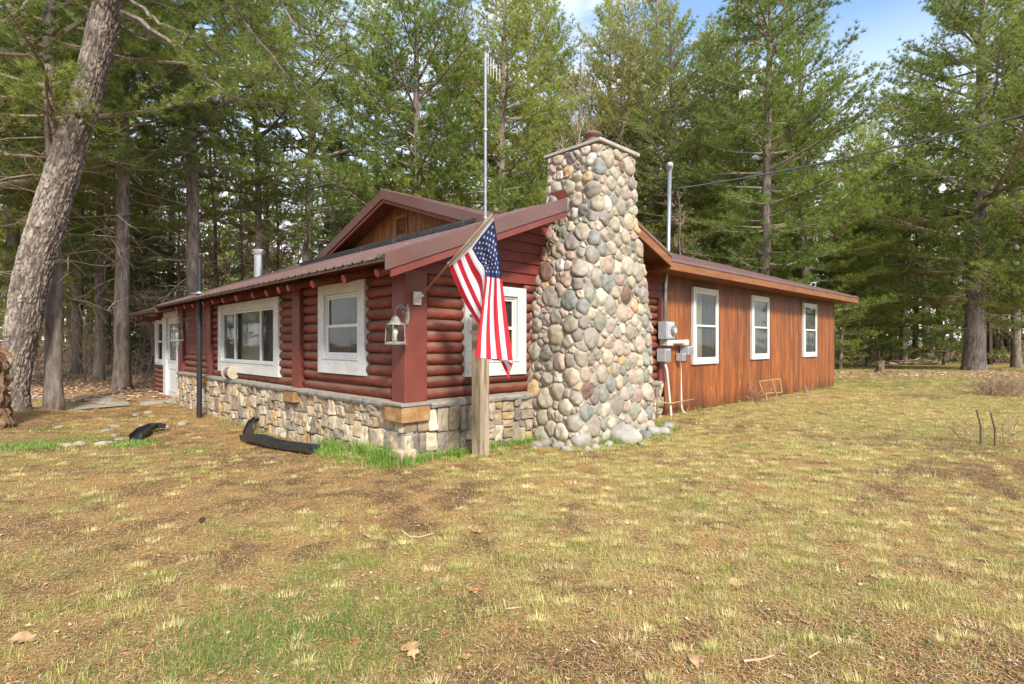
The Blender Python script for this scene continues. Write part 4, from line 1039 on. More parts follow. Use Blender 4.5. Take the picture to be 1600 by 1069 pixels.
mb = MB(); mb.box(ax-.02, ax+.02, -.01, .27, 1.72, 1.76); mb.box(ax-.02, ax+.02, -.01, .27, 1.52, 1.56); mb.build('mast_bracket', M['steel'], an, recalc=True)
bd = np.array([.93, .36, 0])       # boom direction in cabin frame
zB = CH+(HY-96)/F*Yt
mb = MB(); p0 = np.array([ax, 0, zB])
mb.tube([p0-bd*.05, p0+bd*.42], .006, 6)
for k, l in zip((.07, .14, .21, .30, .39), (.125, .115, .11, .10, .095)):
    q = p0+bd*k; mb.tube([q-(0, 0, l), q+(0, 0, l)], .0035, 6)
mb.build('antenna_comb', M['vinyl'], an, recalc=True)

# flag
fl = empty('flag', (0, 0, 0), 0, 'large american flag on an angled pole fixed to the red corner post', 'flag')
pb = np.array([(656-800)/F*6.56, 6.56, CH+(HY-464)/F*6.56]); dtip = np.array([-.0315*5.60, 5.60, CH+(HY-331)/F*5.60])
mb = MB(); mb.tube([pb, dtip], .0125, 10); mb.build('flag_pole', M['polewood'], fl, smooth=True)
bm_ = MB(); dd = (dtip-pb)/np.linalg.norm(dtip-pb)
bm = MB(); c = dtip+dd*.02
th = np.linspace(0, np.pi, 9); ring = [(.028*math.sin(t), -.028*math.cos(t)) for t in th]
bm.lathe([(r, z+c[2]) for r, z in ring], c[0], c[1], 14); bm.build('finial', M['clay'], fl, smooth=True, recalc=True)
mb = MB(); bp_ = W(.235, .125, float(pb[2]))
def lw(a, b, z): return tuple(W(a, b, z))
mb.box(.15, .25, .0, .035, pb[2]-.09, pb[2]+.07, fn=lw)
mb.tube([pb-dd*.10, pb+dd*.06], .022, 10); mb.tube([lw(.20, .0, pb[2]-.03), pb-dd*.04], .016, 8); mb.tube([pb+dd*.02+np.array([-.04, 0, 0]), pb+dd*.02+np.array([.04, 0, 0])], .007, 8)
mb.build('pole_bracket', M['vinyl'], fl, recalc=True, bevel=.003)
SK = np.array([0, .27, .54, .77, 1.0]); TK = np.array([0, .2, .4, .6, .8, 1.0])
GX = np.array([[555, 584, 606, 630, 655, 679], [485, 528, 556, 548, 549, 562], [415, 462, 505, 490, 465, 445], [345, 392, 452, 505, 600, 680], [272, 322, 378, 464, 575, 652]], float)
GY = np.array([[18, 190, 382, 560, 745, 925], [112, 240, 376, 555, 732, 914], [212, 300, 372, 550, 730, 905], [266, 392, 520, 640, 830, 938], [320, 440, 562, 697, 875, 1036]], float)
GD = np.array([[0, .00, .02, .03, .0, .02], [0, .05, .05, .06, .05, .05], [0, .02, .045, .07, .07, .06], [0, .0, -.01, -.05, -.06, -.05], [0, -.02, -.04, -.07, -.08, -.08]])
def cr(tk, vals, t):
    # monotone-ish cubic interpolation along the fly
    n = len(tk); i = min(max(int(np.searchsorted(tk, t, 'right')-1), 0), n-2); h = tk[i+1]-tk[i]; s = (t-tk[i])/h
    m = lambda k: (vals[min(k+1, n-1)]-vals[max(k-1, 0)])/(tk[min(k+1, n-1)]-tk[max(k-1, 0)])
    return (2*s**3-3*s**2+1)*vals[i]+(s**3-2*s**2+s)*h*m(i)+(-2*s**3+3*s**2)*vals[i+1]+(s**3-s**2)*h*m(i+1)
def FP(s, t):
    def ev(G): 
        col = [cr(TK, G[k], t) for k in range(5)]
        return float(np.interp(s, SK, col))
    gx, gy, gd = ev(GX), ev(GY), ev(GD)
    px, py = 630+gx/3.96, 330+gy/3.96
    # depth of the hoist point on the pole, easing to the plane the cloth hangs in
    a = dtip-dd*.06; b = dtip-dd*.98; Yh = a[1]+(b[1]-a[1])*s; e_ = t*t*(3-2*t)
    Y = Yh*(1-e_)+(5.70+.05*s)*e_-gd+.022*math.sin(s*19+t*3)*min(1, t*2.5)+.012*math.sin(s*41-t*5)*min(1, t*3)
    return at(px, py, Y)
NS, NT = 78, 70
V = np.array([[FP(i/NS, j/NT) for j in range(NT+1)] for i in range(NS+1)]).reshape(-1, 3); mb = MB()
q = [[], [], []]
for i in range(NS):
    for j in range(NT):
        st = int((i+.5)/NS*13); red = st % 2 == 0
        k = 0 if j < 3 else (2 if (st < 7 and j < NT*.43) else (1 if red else 0))
        a = i*(NT+1)+j; q[k].append((a, a+1, a+NT+2, a+NT+1))
base = mb.n; mb.add(V, np.array(q[0]), mi=0)
for k in (1, 2): mb.f.append(np.array(q[k])); mb.c.append(np.ones((len(q[k]), 3))); mb.m.append(np.full(len(q[k]), k))
cloth = mb.build('flag_cloth', [M['flagwhite'], M['flagred'], M['flagblue']], fl, smooth=True)
# stars on both faces
mb = MB(); 
for row in range(9):
    for c_ in range(6 if row % 2 == 0 else 5):
        s = (row+1)/10*7/13; t = .045+(c_*2+1+(row % 2))/12*.385
        e1 = FP(s+.01, t)-FP(s-.01, t); e2 = FP(s, t+.01)-FP(s, t-.01); nn = np.cross(e1, e2); nn /= np.linalg.norm(nn)
        R1 = .025; pts = []
        for k in range(10):
            r = R1 if k % 2 == 0 else R1*.42; a_ = math.pi/2*2+k*math.pi/5
            pts.append(FP(s+r/ .54*.52*math.cos(a_)*1.0, t+r/1.0*.55*math.sin(a_)))
        for sg in (1, -1):
            P = np.array(pts)+nn*.003*sg; cc = FP(s, t)+nn*.003*sg
            mb.add(np.vstack([P, cc]), np.array([(k, (k+1) % 10, 10) for k in range(10)]))
mb.build('flag_stars', M['flagwhite'], cloth)
# hoist sleeve round the pole
mb = MB(); a = dtip-dd*.03; b = dtip-dd*1.0
V = []
for k in range(14):
    c0 = a+(b-a)*k/13
    low = FP(k/13, .0)
    for (q_) in (np.array([0, 0, .016]), np.array([.012, -.014, .006]), (low-c0)+np.array([.014, -.006, -.012]), (low-c0)+np.array([.002, .012, -.012]), np.array([-.014, .012, 0])): V.append(c0+q_)
mb.add(V, [(i*5+j, i*5+(j+1) % 5, (i+1)*5+(j+1) % 5, (i+1)*5+j) for i in range(13) for j in range(5)])
mb.build('hoist_sleeve', M['flaghem'], fl, smooth=True, recalc=True)

# wall lanterns
def lantern(u, v, z, label, s=1.0):
    t = hroot('wall_lantern', u, v, z, label, 'lantern', 'wall lanterns on the log front'); t.scale = (s,)*3
    m = M['verdigris']
    mb = MB()   # wall plate: scalloped oval
    mb.tube([(.0, 0, .20), (-.012, 0, .20)], .0, 8)
    P = [(0, .035*math.sin(a), .06+.13*math.cos(a)) for a in np.linspace(0, 2*np.pi, 16, endpoint=False)]
    V = P+[(-.02, y_*.85, .06+(z_-.06)*.92) for (_, y_, z_) in P]
    mb.add(V, [tuple(range(16)), tuple(range(31, 15, -1))]+[(i, i+16, (i+1) % 16+16, (i+1) % 16) for i in range(16)]); mb.build('wall_plate', m, t, recalc=True, bevel=.003)
    mb = MB()   # scroll arm
    th = np.linspace(0, 1, 14); arm = [(-.02-.15*q, 0, .11+.05*math.sin(q*math.pi)) for q in th]; mb.tube(arm, .008, 8)
    cur = [(-.10+.03*math.cos(a)*(1-a/12), 0, .15+.03*math.sin(a)*(1-a/12)) for a in np.linspace(0, 8, 20)]; mb.tube(cur, .006, 6)
    cur = [(-.055+.025*math.cos(a)*(1-a/12), 0, .085+.025*math.sin(a)*(1-a/12)) for a in np.linspace(2, 9, 20)]; mb.tube(cur, .005, 6)
    mb.tube([(-.17, 0, .13), (-.17, 0, .04)], .006, 6); mb.build('arm', m, t, smooth=True)
    X = -.17
    mb = MB(); mb.lathe([(.0, .055), (.014, .05), (.02, .035), (.035, .03), (.05, .0), (.062, -.03), (.108, -.055), (.11, -.065), (0, -.06)], X, 0, 8); mb.build('lantern_roof', m, t, recalc=True)
    mb = MB()
    for a in range(4):
        c, s_ = math.cos(a*math.pi/2+.785), math.sin(a*math.pi/2+.785)
        mb.tube([(X+.105*c, .105*s_, -.062), (X+.115*c, .115*s_, -.26)], .006, 6)
    mb.lathe([(0, -.255), (.115, -.258), (.118, -.27), (.135, -.275), (.13, -.29), (0, -.288)], X, 0, 4+4); mb.build('lantern_cage', m, t, recalc=True)
    mb = MB(); k = .098; g = .105
    V = [(X+k*math.cos(a*math.pi/2+.785), k*math.sin(a*math.pi/2+.785), -.064) for a in range(4)]+[(X+g*math.cos(a*math.pi/2+.785), g*math.sin(a*math.pi/2+.785), -.252) for a in range(4)]
    mb.add(V, [(i, (i+1) % 4, (i+1) % 4+4, i+4) for i in range(4)]); mb.build('pane', M['lampglass'], t, recalc=True)
    mb = MB(); mb.lathe([(0, -.25), (.02, -.25), (.017, -.19), (.028, -.17), (.034, -.145), (.022, -.115), (.006, -.09), (0, -.09)], X, 0, 10); mb.build('bulb', M['bulb'], t, smooth=True, recalc=True)
    return t
vl = Vp(618, -.10); Yl = W(-.1, vl)[1]
lantern(.07, vl, CH+(HY-499)/F*Yl, 'weathered wall lantern hanging beside the red corner post', 1.02)
vl = Vp(283, -.10); Yl = W(-.1, vl)[1]
lantern(.03, vl, CH+(HY-510)/F*Yl, 'weathered wall lantern mounted beside the white entry door', 1.25)
# door ornament: pale curled bracket board
orn = hroot('wall_ornament', WO-.11, Vp(277, 0), 0, 'white scrolled ornament hanging on the door frame', 'ornament')
mb = MB()
for k, z in enumerate((2.02, 1.93, 1.70, 1.58, 1.40)):
    mb.tube([(0, .07*math.cos(a)*(1-a/14)*(1 if k % 2 else -1), z+.06*math.sin(a)*(1-a/14)) for a in np.linspace(0, 8, 18)], .012, 6)
mb.tube([(0, 0, 2.0), (0, 0, 1.35)], .008, 6); mb.build('scrollwork', M['vinyl'], orn, smooth=True)

# black pipe and steel stove pipe
vb = Vp(311.5, -.30); gp = W(-.30, vb)
t = hroot('vent_pipe', -.30, vb, 0, 'tall straight black pipe rising in front of the logs through the eave', 'pipe')
Yb = gp[1]; mb = MB(); mb.tube([(0, 0, -.3), (0, 0, CH+(HY-404)/F*Yb)], .052, 16); mb.build('pipe_tube', M['blackmetal'], t, smooth=False, recalc=True)
mb = MB(); zz = zf(-.30)+.02; mb.lathe([(.055, zz+.07), (.075, zz+.03), (.16, zz+.035), (.16, zz+.02), (.05, zz+.02)], 0, 0, 18); mb.build('roof_boot', M['steel'], t, recalc=True)
vs = Vp(404, 1.76); gp = W(1.76, vs); Ys = gp[1]
t = hroot('stove_pipe', 1.76, vs, 0, 'shiny steel stove pipe with round cap on the brown roof', 'chimney pipe')
z0 = zf(1.76); z1 = CH+(HY-389)/F*Ys
mb = MB(); mb.lathe([(0.11, z0-.05), (.11, z1-.17), (.125, z1-.165), (.125, z1-.14)], 0, 0, 20); mb.build('pipe_tube', M['stainless'], t, smooth=False)
mb = MB(); mb.lathe([(0, z1-.145), (.16, z1-.15), (.165, z1-.11), (.13, z1-.105), (.13, z1-.075), (.175, z1-.07), (.175, z1-.04), (.16, z1-.02), (0, z1)], 0, 0, 20); mb.build('pipe_cap', M['stainless'], t, recalc=True)

# electric service
um = Up(1040, -.02); Ym = W(um, -.02)[1]
t = hroot('electric_meter', um, 0, 0, 'grey electric meter box below the conduit at the log and cedar seam', 'electric meter')
zt_, zb_ = CH+(HY-503)/F*Ym, CH+(HY-530)/F*Ym
mb = MB(); mb.box(-.17, .13, -.14, .04, zb_, zt_); mb.box(-.15, .11, -.155, -.14, zb_+.02, zt_-.03); mb.build('meter_box', M['grey'], t, recalc=True, bevel=.006)
mb = MB(); zc = (zt_+zb_)/2
mb.tube([(.03, -.15, zc), (.03, -.20, zc)], .088, 20); mb.build('meter_ring', M['steel'], t, recalc=True)
mb = MB(); mb.tube([(.03, -.20, zc), (.03, -.25, zc)], [.075, .062], 20); mb.build('meter_glass', M['lampglass'], t, recalc=True)
mb = MB(); mb.tube([(.03, -.201, zc), (.03, -.215, zc)], .06, 16); mb.build('meter_dial', M['vinyl'], t, recalc=True)
t = hroot('service_mast', um, 0, 0, 'galvanised conduit mast with hooded top rising past the cedar eave', 'conduit')
zcap = CH+(HY-266)/F*W(um+.25, -.1)[1]
lean0, lean1 = np.array([-.02, -.10, zt_]), np.array([Up(1047, -.1)-um, -.10, zcap-.03])
xa = Up(1041, -.1)-um
mb = MB(); mb.tube([(xa, -.07, zt_-.02), (xa+.02, -.07, 2.55), (Up(1044, -.07)-um, -.07, 3.0), (Up(1046.5, -.07)-um, -.07, zcap-.05)], .036, 14); mb.build('mast_tube', M['steel'], t, smooth=True)
mb = MB(); xe = Up(1046.5, -.07)-um; hd = [(xe, -.07, zcap-.10), (xe, -.07, zcap), (xe-.05, -.10, zcap+.05), (xe-.12, -.14, zcap+.03)]; mb.tube(hd, [.045, .06, .065, .04], 12); mb.build('weather_head', M['grey'], t, smooth=True)
t = hroot('cable_raceway', um, 0, 0, 'pale horizontal cable raceway box under the electric meter', 'cable box')
z1_ = CH+(HY-535)/F*Ym
mb = MB(); x1 = Up(1069, -.02)-um; mb.box(-.08, .12, -.11, .06, z1_-.06, z1_+.06); mb.box(x1-.15, x1+.03, -.11, .05, z1_-.05, z1_+.055); mb.build('raceway_boxes', M['pvc'], t, recalc=True, bevel=.005)
mb = MB(); mb.tube([(.1, -.06, z1_+.0), (x1-.12, -.06, z1_+.005)], .04, 12); mb.build('raceway_tube', M['pvc'], t, recalc=True)
def ubox(px0, px1, py0, py1, label, d=.12, name='junction_box'):
    u0, u1 = Up(px0, -.02), Up(px1, -.02); Y = W((u0+u1)/2, -.02)[1]; t = hroot(name, (u0+u1)/2, 0, 0, label, 'electrical box', 'small boxes under the meter')
    mb = MB(); h = (u1-u0)/2; mb.box(-h, h, -d, .06, CH+(HY-py1)/F*Y, CH+(HY-py0)/F*Y); mb.build('box_body', M['grey'], t, recalc=True, bevel=.006)
    mb = MB(); mb.box(-h*.8, h*.8, -d-.012, -d-.001, CH+(HY-py1)/F*Y+.02, CH+(HY-py0)/F*Y-.02); mb.build('box_lid', M['steel'], t, recalc=True, bevel=.003)
ubox(1032, 1041, 545, 565, 'grey junction box on the red post below the meter')
ubox(1068, 1077, 541, 554, 'small grey outlet box nearest the first cedar window')
ubox(1062, 1067, 552, 564, 'narrow grey box on top of the thin pale conduit', .09)
def pipe(name, pts, r, mat, label, cat='conduit', group=None):
    p0 = pts[0]; t = hroot(name, p0[0], p0[1], 0, label, cat, group); mb = MB()
    mb.tube([(a-p0[0], b-p0[1], c) for a, b, c in pts], r, 10); mb.build('conduit_tube', mat, t, smooth=True); return t
zz = CH+(HY-566)/F*Ym
pipe('conduit', [(Up(1038, -.03), -.03, zz), (Up(1041, -.03), -.04, zz-.15), (Up(1047.5, -.05), -.06, .05), (Up(1048, -.05), -.06, -.1)], .026, M['pvc'], 'thick pale conduit running from the junction box to the ground')
uu = Up(1064.5, -.03); pipe('conduit', [(uu, -.03, 1.05), (uu, -.03, .16), (uu+.02, -.05, .05), (uu+.12, -.07, .0), (uu+.3, -.10, -.02)], .022, M['pvc'], 'thin pale conduit bending outwards at the foot of the cedar wall')
pipe('water_pipe', [(Up(1020, -.1)-.05, -.10, .35), (Up(1045, -.08), -.12, .26), (Up(1082, -.08), -.12, .28)], .013, M['rust'], 'rusty thin pipe running low along the cedar wall with a tap', 'pipe')
u5 = Up(1021, -.03); pipe('iron_rod', [(u5, -.10, .0), (u5+.01, -.11, .35), (u5+.02, -.11, .50), (u5+.08, -.11, .44)], .012, M['rust'], 'bent iron rod standing against the right stone base', 'rod')

# overhead cable
cb = MB(); A = W(um+.05, -.12, zcap-.42); B = at(1700, 150, 11.0); n = 40
pts_ = [A+(B-A)*q-np.array([0, 0, .16*4*q*(1-q)]) for q in np.linspace(0, 1, n)]
cb.tube(pts_, .017, 6); pts2 = [p+np.array([0, 0, .02*math.sin(k*1.9)+.012]) for k, p in enumerate(pts_)]; cb.tube(pts2, .009, 5)
o = cb.build('service_cable', M['blackmetal'], smooth=True); tag(o, 'black overhead service cable sagging from the conduit mast to the right', 'cable')

# cable spool on the ledge
v0 = Vp(361, -.02)
t = hroot('cable_spool', -.03, v0, .69, 'round wooden spool wound with wire resting on the stone ledge', 'spool')
mb = MB(); R0 = .135
ax_ = np.array([-.35, .94, 0]); ax_ /= np.linalg.norm(ax_)
for s in (-.10, .085): c = np.array([0, 0, R0])+ax_*s; mb.tube([c, c+ax_*.016], R0, 22)
mb.build('spool_disc', M['palewood'], t, recalc=True, bevel=.002)
mb = MB(); c = np.array([0, 0, R0]); pr = [(-.083, .095)]+[(-.08+.0066*k, .098+.006*(k % 2)) for k in range(25)]
mb.tube([c+ax_*p for p, _ in pr], [r for _, r in pr], 18); mb.build('wound_wire', M['copper'], t, recalc=True)

# black plastic downspout tray by the wall and small black piece
def trough(pts, wd, hgt, name, label, cat='drain trough', wallt=.012, mat='black'):
    p0 = pts[0]; mb = MB(); V = []; pts = np.array(pts); d = np.gradient(pts, axis=0); m = len(pts)
    prof = [(-1, 1), (-.85, .15), (-.5, 0), (.5, 0), (.85, .15), (1, 1), (.86, 1), (.72, .28), (.45, .12), (-.45, .12), (-.72, .28), (-.86, 1)]
    for i in range(m):
        t_ = d[i]/np.linalg.norm(d[i]); s = np.cross(t_, (0, 0, 1)); s /= np.linalg.norm(s)
        k = 1+.12*math.sin(i*2.1)
        for (a, b) in prof: V.append(pts[i]-p0+s*a*wd*k+np.array([0, 0, b*hgt*(1+.1*math.sin(i*1.3))]))
    n = len(prof); f = [(i*n+j, i*n+(j+1) % n, (i+1)*n+(j+1) % n, (i+1)*n+j) for i in range(m-1) for j in range(n)]+[tuple(range(n)), tuple((m-1)*n+j for j in reversed(range(n)))]
    mb.add(V, f); o = mb.build(name, M[mat], loc=tuple(p0), recalc=True, smooth=False); tag(o, label, cat); return o
def onG(px, py, dz=0):
    z = 0
    for _ in range(4): Y = (CH-z)*F/(py-HY); x = (px-800)/F*Y; z = float(gz(x, Y))
    return np.array([x, Y, z+dz])
o = trough([onG(383, 690, .02), onG(405, 697, .05), onG(432, 702, .02), onG(462, 706, .02), onG(489, 711, .03)], .09, .105, 'drain_trough', 'long curved black plastic trough lying below the big window')
o = trough([onG(384, 686, .05), onG(392, 676, .14), onG(402, 671, .18)], .05, .06, 'plastic_cap', 'black plastic end piece propped on the stone base behind the trough')
o = trough([onG(212, 688, .0), onG(225, 680, .03), onG(240, 675, .06), onG(256, 673, .05)], .10, .09, 'drain_trough', 'short black plastic piece lying on bare ground left of the pipe')
p = onG(425, 719); o = rockmesh('toy_ball', (.03, .04, .02), (.05, .06, .10), None, tuple(p+(0, 0, .015)), 91, mat='litter'); tag(o, 'tiny dark blue scrap lying on the lawn below the trough', 'scrap')
p = onG(6, 652); o = rockmesh('bucket_lid', (.13, .09, .05), (.55, .62, .66), None, tuple(p+(0, 0, .03)), 92, mat='litter'); tag(o, 'pale blue grey object at the foot of the leaning pine', 'scrap')

# bent yellow metal frame against the cedar wall
t = empty('metal_stand', tuple(W(Up(1205, -.45), -.45, 0)), RZ, 'bent rusty yellow metal stand on the grass before the cedar wall', 'stand')
def lv(px, py, v): u = Up(px, v); Y = W(u, v)[1]; return np.array([u-Up(1205, -.45), v+.45, CH+(HY-py)/F*Y])
A1, B1 = lv(1186, 596, -.35), lv(1219, 592, -.35); C1, D1 = lv(1194, 615, -.45), lv(1222, 613, -.45)
mb = MB()
for a, b in ((A1, B1), (A1, C1+(0, 0, -.03)), (B1, D1), (C1, D1), (lv(1207, 594, -.35), lv(1211, 611, -.45)), (lv(1211, 611, -.45), lv(1219, 632, -.8)), (lv(1196, 614, -.45), lv(1198, 625, -.8)), (lv(1203, 613, -.4), lv(1190, 618, -.3))): mb.tube([a, b], .013, 8)
mb.build('stand_frame', M['rust'], t, recalc=True)

# ================================================================== TREES
def unit(v): return v/(np.linalg.norm(v)+1e-9)
class Fol:
    """collects tuft seeds, emits needles in one go"""
    def __init__(s): s.p = []; s.d = []; s.c = []
    def add(s, p, d, c): s.p.append(p); s.d.append(d); s.c.append(c)
    def emit(s, R, k, ln, wd, cols, spreadv=.75, up=.25, droop=0):
        P = np.vstack(s.p); D = np.vstack(s.d); C = np.concatenate(s.c); n = len(P)
        P = np.repeat(P, k, 0); D = np.repeat(D, k, 0); C = np.repeat(C, k)
        q = R.normal(0, 1, P.shape); q /= np.linalg.norm(q, axis=1)[:, None]
        d = D*.75+q*spreadv+np.array([0, 0, up]); d /= np.linalg.norm(d, axis=1)[:, None]
        l = (ln*R.uniform(.65, 1.25, len(P)))[:, None]; s_ = np.cross(d, R.normal(0, 1, P.shape)); s_ /= np.linalg.norm(s_, axis=1)[:, None]; s_ *= (wd*R.uniform(.7, 1.2, len(P)))[:, None]*.5
        V = np.stack([P-s_, P+s_, P+d*l+np.array([0, 0, -droop])], 1).reshape(-1, 3)
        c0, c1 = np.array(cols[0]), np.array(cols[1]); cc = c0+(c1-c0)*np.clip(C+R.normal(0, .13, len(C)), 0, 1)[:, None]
        brown = R.random(len(C)) < .02; cc[brown] = (.24, .13, .05)
        return V, np.arange(len(V)).reshape(-1, 3), cc
def bough(wood, fol, pts, r0, R, dens=1.0, shade=.5, bare=.25, sub=.38, sp=.15, twig=True, flat=.35, leaf=True):
    pts = np.array(pts, float); seg = np.linalg.norm(np.diff(pts, axis=0), axis=1); L = seg.sum(); cum = np.r_[0, np.cumsum(seg)]/L
    m = len(pts); wood.tube(pts, np.linspace(r0, max(.006, r0*.15), m), 5, col=(1, 1, 1), caps=False)
    nb = max(4, int(L/.17*dens))
    for k in range(nb):
        t = bare+(1-bare)*(k+R.random())/nb
        p = np.array([np.interp(t, cum, pts[:, a]) for a in range(3)]); q = np.array([np.interp(min(1, t+.05), cum, pts[:, a]) for a in range(3)])
        tan = unit(q-p) if np.linalg.norm(q-p) > 1e-4 else unit(pts[-1]-pts[-2])
        side = unit(unit(np.cross(tan, (0, 0, 1))+1e-6)*(1 if k % 2 else -1)+R.normal(0, .25, 3))
        a = R.uniform(.6, 1.15); d = unit(tan*math.cos(a)+side*math.sin(a)+np.array([0, 0, R.normal(.10, flat)]))
        l = (L*sub*(1.08-t*.75)+.12)*R.uniform(.6, 1.15); e1 = p+d*l*.55; e2 = e1+unit(d+np.array([0, 0, R.normal(.18, .15)])+tan*.25)*l*.45
        if twig: wood.tube([p, e1, e2], [r0*.28*(1-t*.6)+.003, .006, .003], 3, col=(.9, .9, .9), caps=False)
        if leaf:
            n = max(2, int(l/sp)); tt = np.linspace(.22, 1, n)+R.normal(0, .04, n)
            P = np.where((tt < .55)[:, None], p+(e1-p)*(tt/.55)[:, None], e1+(e2-e1)*((tt-.55)/.45)[:, None])+R.normal(0, .035, (n, 3))
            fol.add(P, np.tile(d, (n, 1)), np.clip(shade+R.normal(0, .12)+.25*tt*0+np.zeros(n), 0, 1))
def twigs(wood, p, d, L, r, R, depth, col=(1, 1, 1), droop=-.0, kids=4, n=5, wig=.18):
    pts = [p]; dd_ = d.copy(); 
    for i in range(n-1): dd_ = unit(dd_+R.normal(0, wig, 3)+np.array([0, 0, droop])); pts.append(pts[-1]+dd_*L/(n-1))
    wood.tube(pts, np.linspace(r, max(r*.35, .0025), n), 5 if r > .03 else 3, col=col, caps=False)
    if depth > 0:
        for k in range(kids):
            t = R.uniform(.25, 1); i = min(int(t*(n-1)), n-2); q = pts[i]+(pts[i+1]-pts[i])*(t*(n-1)-i)
            nd = unit(unit(pts[i+1]-pts[i])+R.normal(0, .62, 3)); twigs(wood, q, nd, L*R.uniform(.38, .62), r*.5, R, depth-1, col, droop, kids, n, wig)
def trunkpath(h, R, lean=.02, wob=.05, n=14):
    zs = np.linspace(-.3, h, n); a = R.uniform(0, 6.28); off = np.cumsum(R.normal(0, wob, (n, 2)), 0)*.5
    return np.stack([off[:, 0]-off[1, 0]+math.cos(a)*lean*zs, off[:, 1]-off[1, 1]+math.sin(a)*lean*zs, zs], -1)
PROTO = {}
def pine(key, h, r0, cb, spread, seed, cols, dens=1, nn=9, ln=.17, wd=.017, dead=(1.5, 2.0), whorl=.68, sp=.15, bark='bark', name='pine_tree', drop=0, prof=None, leafm='needle', elev=(-6, 12, 48), deadn=2, gap=0, lab='pine'):
    R = np.random.default_rng(seed); root = empty(name, (0, 0, -50)); root['category'] = 'tree'
    tr = MB(); tp = trunkpath(h, R); zz = tp[:, 2]; rr = r0*np.clip(1-zz/h, .03, 1)**.8; rr[0] *= 1.05; rr = np.where(zz < .3, rr*1.0, rr)
    zf_ = np.linspace(-.3, h, 40); P = np.stack([np.interp(zf_, zz, tp[:, k]) for k in range(3)], -1); rad_ = np.interp(zf_, zz, rr)*(1+.28*np.exp(-np.clip(zf_, 0, 99)/.22))
    tr.tube(P, rad_, 14, col=(1, 1, 1)); tr.build('trunk', M[bark], root, smooth=True)
    wd_ = MB(); fo = Fol()
    if dead:
        z = dead[0]
        while z < cb+.5:
            for _ in range(deadn):
                a = R.uniform(0, 6.28); p = np.array([np.interp(z, zz, tp[:, 0]), np.interp(z, zz, tp[:, 1]), z])
                twigs(wd_, p, unit(np.array([math.cos(a), math.sin(a), R.uniform(-.25, .2)])), R.uniform(.5, 1)*dead[1], .02, R, 2, (.85, .8, .74), -.04, 3, 5)
            z += .45
    z = cb
    while z < h-.15:
        t = (z-cb)/(h-cb); pr_ = (prof(t) if prof else (1-t)**.55*(.62+.38*min(1, t*4))*(.80+.35*math.sin(z*2.3+seed)**2))
        nb = 5 if t < .8 else 4; a0 = R.uniform(0, 6.28)
        for k in range(nb):
            if R.random() < gap: continue
            L = spread*pr_*R.uniform(.55, 1.2)+.18; a = a0+k*2*math.pi/nb+R.normal(0, .25)
            el = rad(np.interp(t, [0, .5, 1], elev)+R.normal(0, 7)); p = np.array([np.interp(z, zz, tp[:, 0]), np.interp(z, zz, tp[:, 1]), z+R.normal(0, .12)])
            hd = np.array([math.cos(a), math.sin(a), 0]); pts = [p]; m = 7; e_ = el
            for i_ in range(m-1):
                hd = unit(hd+np.array([R.normal(0, .07), R.normal(0, .07), 0])); e_ += rad(R.normal(3-drop, 4)); pts.append(pts[-1]+(hd*math.cos(e_)+np.array([0, 0, math.sin(e_)]))*L/(m-1))
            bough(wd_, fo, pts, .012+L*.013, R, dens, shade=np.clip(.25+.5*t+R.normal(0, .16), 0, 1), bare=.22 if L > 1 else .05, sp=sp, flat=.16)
        z += whorl*R.uniform(.75, 1.25)*(1-.35*t)
    wd_.build('branches', M['twig'], root, smooth=False)
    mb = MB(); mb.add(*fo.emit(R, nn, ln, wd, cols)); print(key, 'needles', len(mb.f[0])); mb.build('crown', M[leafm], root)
    PROTO[key] = root; root['h'] = 0; del root['h']; return root
def conif_cols(a): return a
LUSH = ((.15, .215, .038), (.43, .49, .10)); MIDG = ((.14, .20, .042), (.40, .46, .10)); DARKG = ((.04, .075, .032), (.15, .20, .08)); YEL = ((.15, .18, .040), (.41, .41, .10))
pine('wpA', 20, .28, 2.4, 5.0, 101, LUSH, 1.0, 22, .20, .0185, sp=.14, gap=.08)
pine('wpB', 20, .25, 3.6, 4.4, 102, LUSH, 1.0, 22, .20, .0185, sp=.14, gap=.12)
pine('wpC', 21, .27, 3.0, 4.8, 103, YEL, .95, 20, .20, .019, sp=.14, gap=.15)
pine('hpA', 20, .25, 7.5, 4.6, 104, MIDG, .9, 19, .20, .019, sp=.14, dead=(2.4, 2.0), deadn=2)
pine('hpB', 19, .17, 6.0, 4.2, 105, MIDG, .85, 18, .20, .019, sp=.14, dead=(2.6, 1.7), deadn=2)
pine('spr', 11, .15, .9, 2.0, 106, DARKG, 1.3, 12, .10, .022, dead=None, whorl=.30, sp=.10, name='spruce_tree', drop=4, prof=lambda t: 1-t*.95, leafm='spruce', elev=(-12, -2, 30))
pine('ypA', 5.2, .08, .35, 1.75, 107, LUSH, 1.2, 15, .17, .024, dead=None, whorl=.36, sp=.13, name='young_pine')
pine('ypB', 7.5, .10, .6, 2.2, 108, LUSH, 1.2, 15, .17, .024, dead=None, whorl=.42, sp=.14, name='young_pine')
pine('big', 22, .46, 3.6, 7.6, 109, MIDG, 1.2, 21, .23, .021, dead=(2.0, 2.2), whorl=.80, sp=.18, bark='barkgrey', gap=.12)
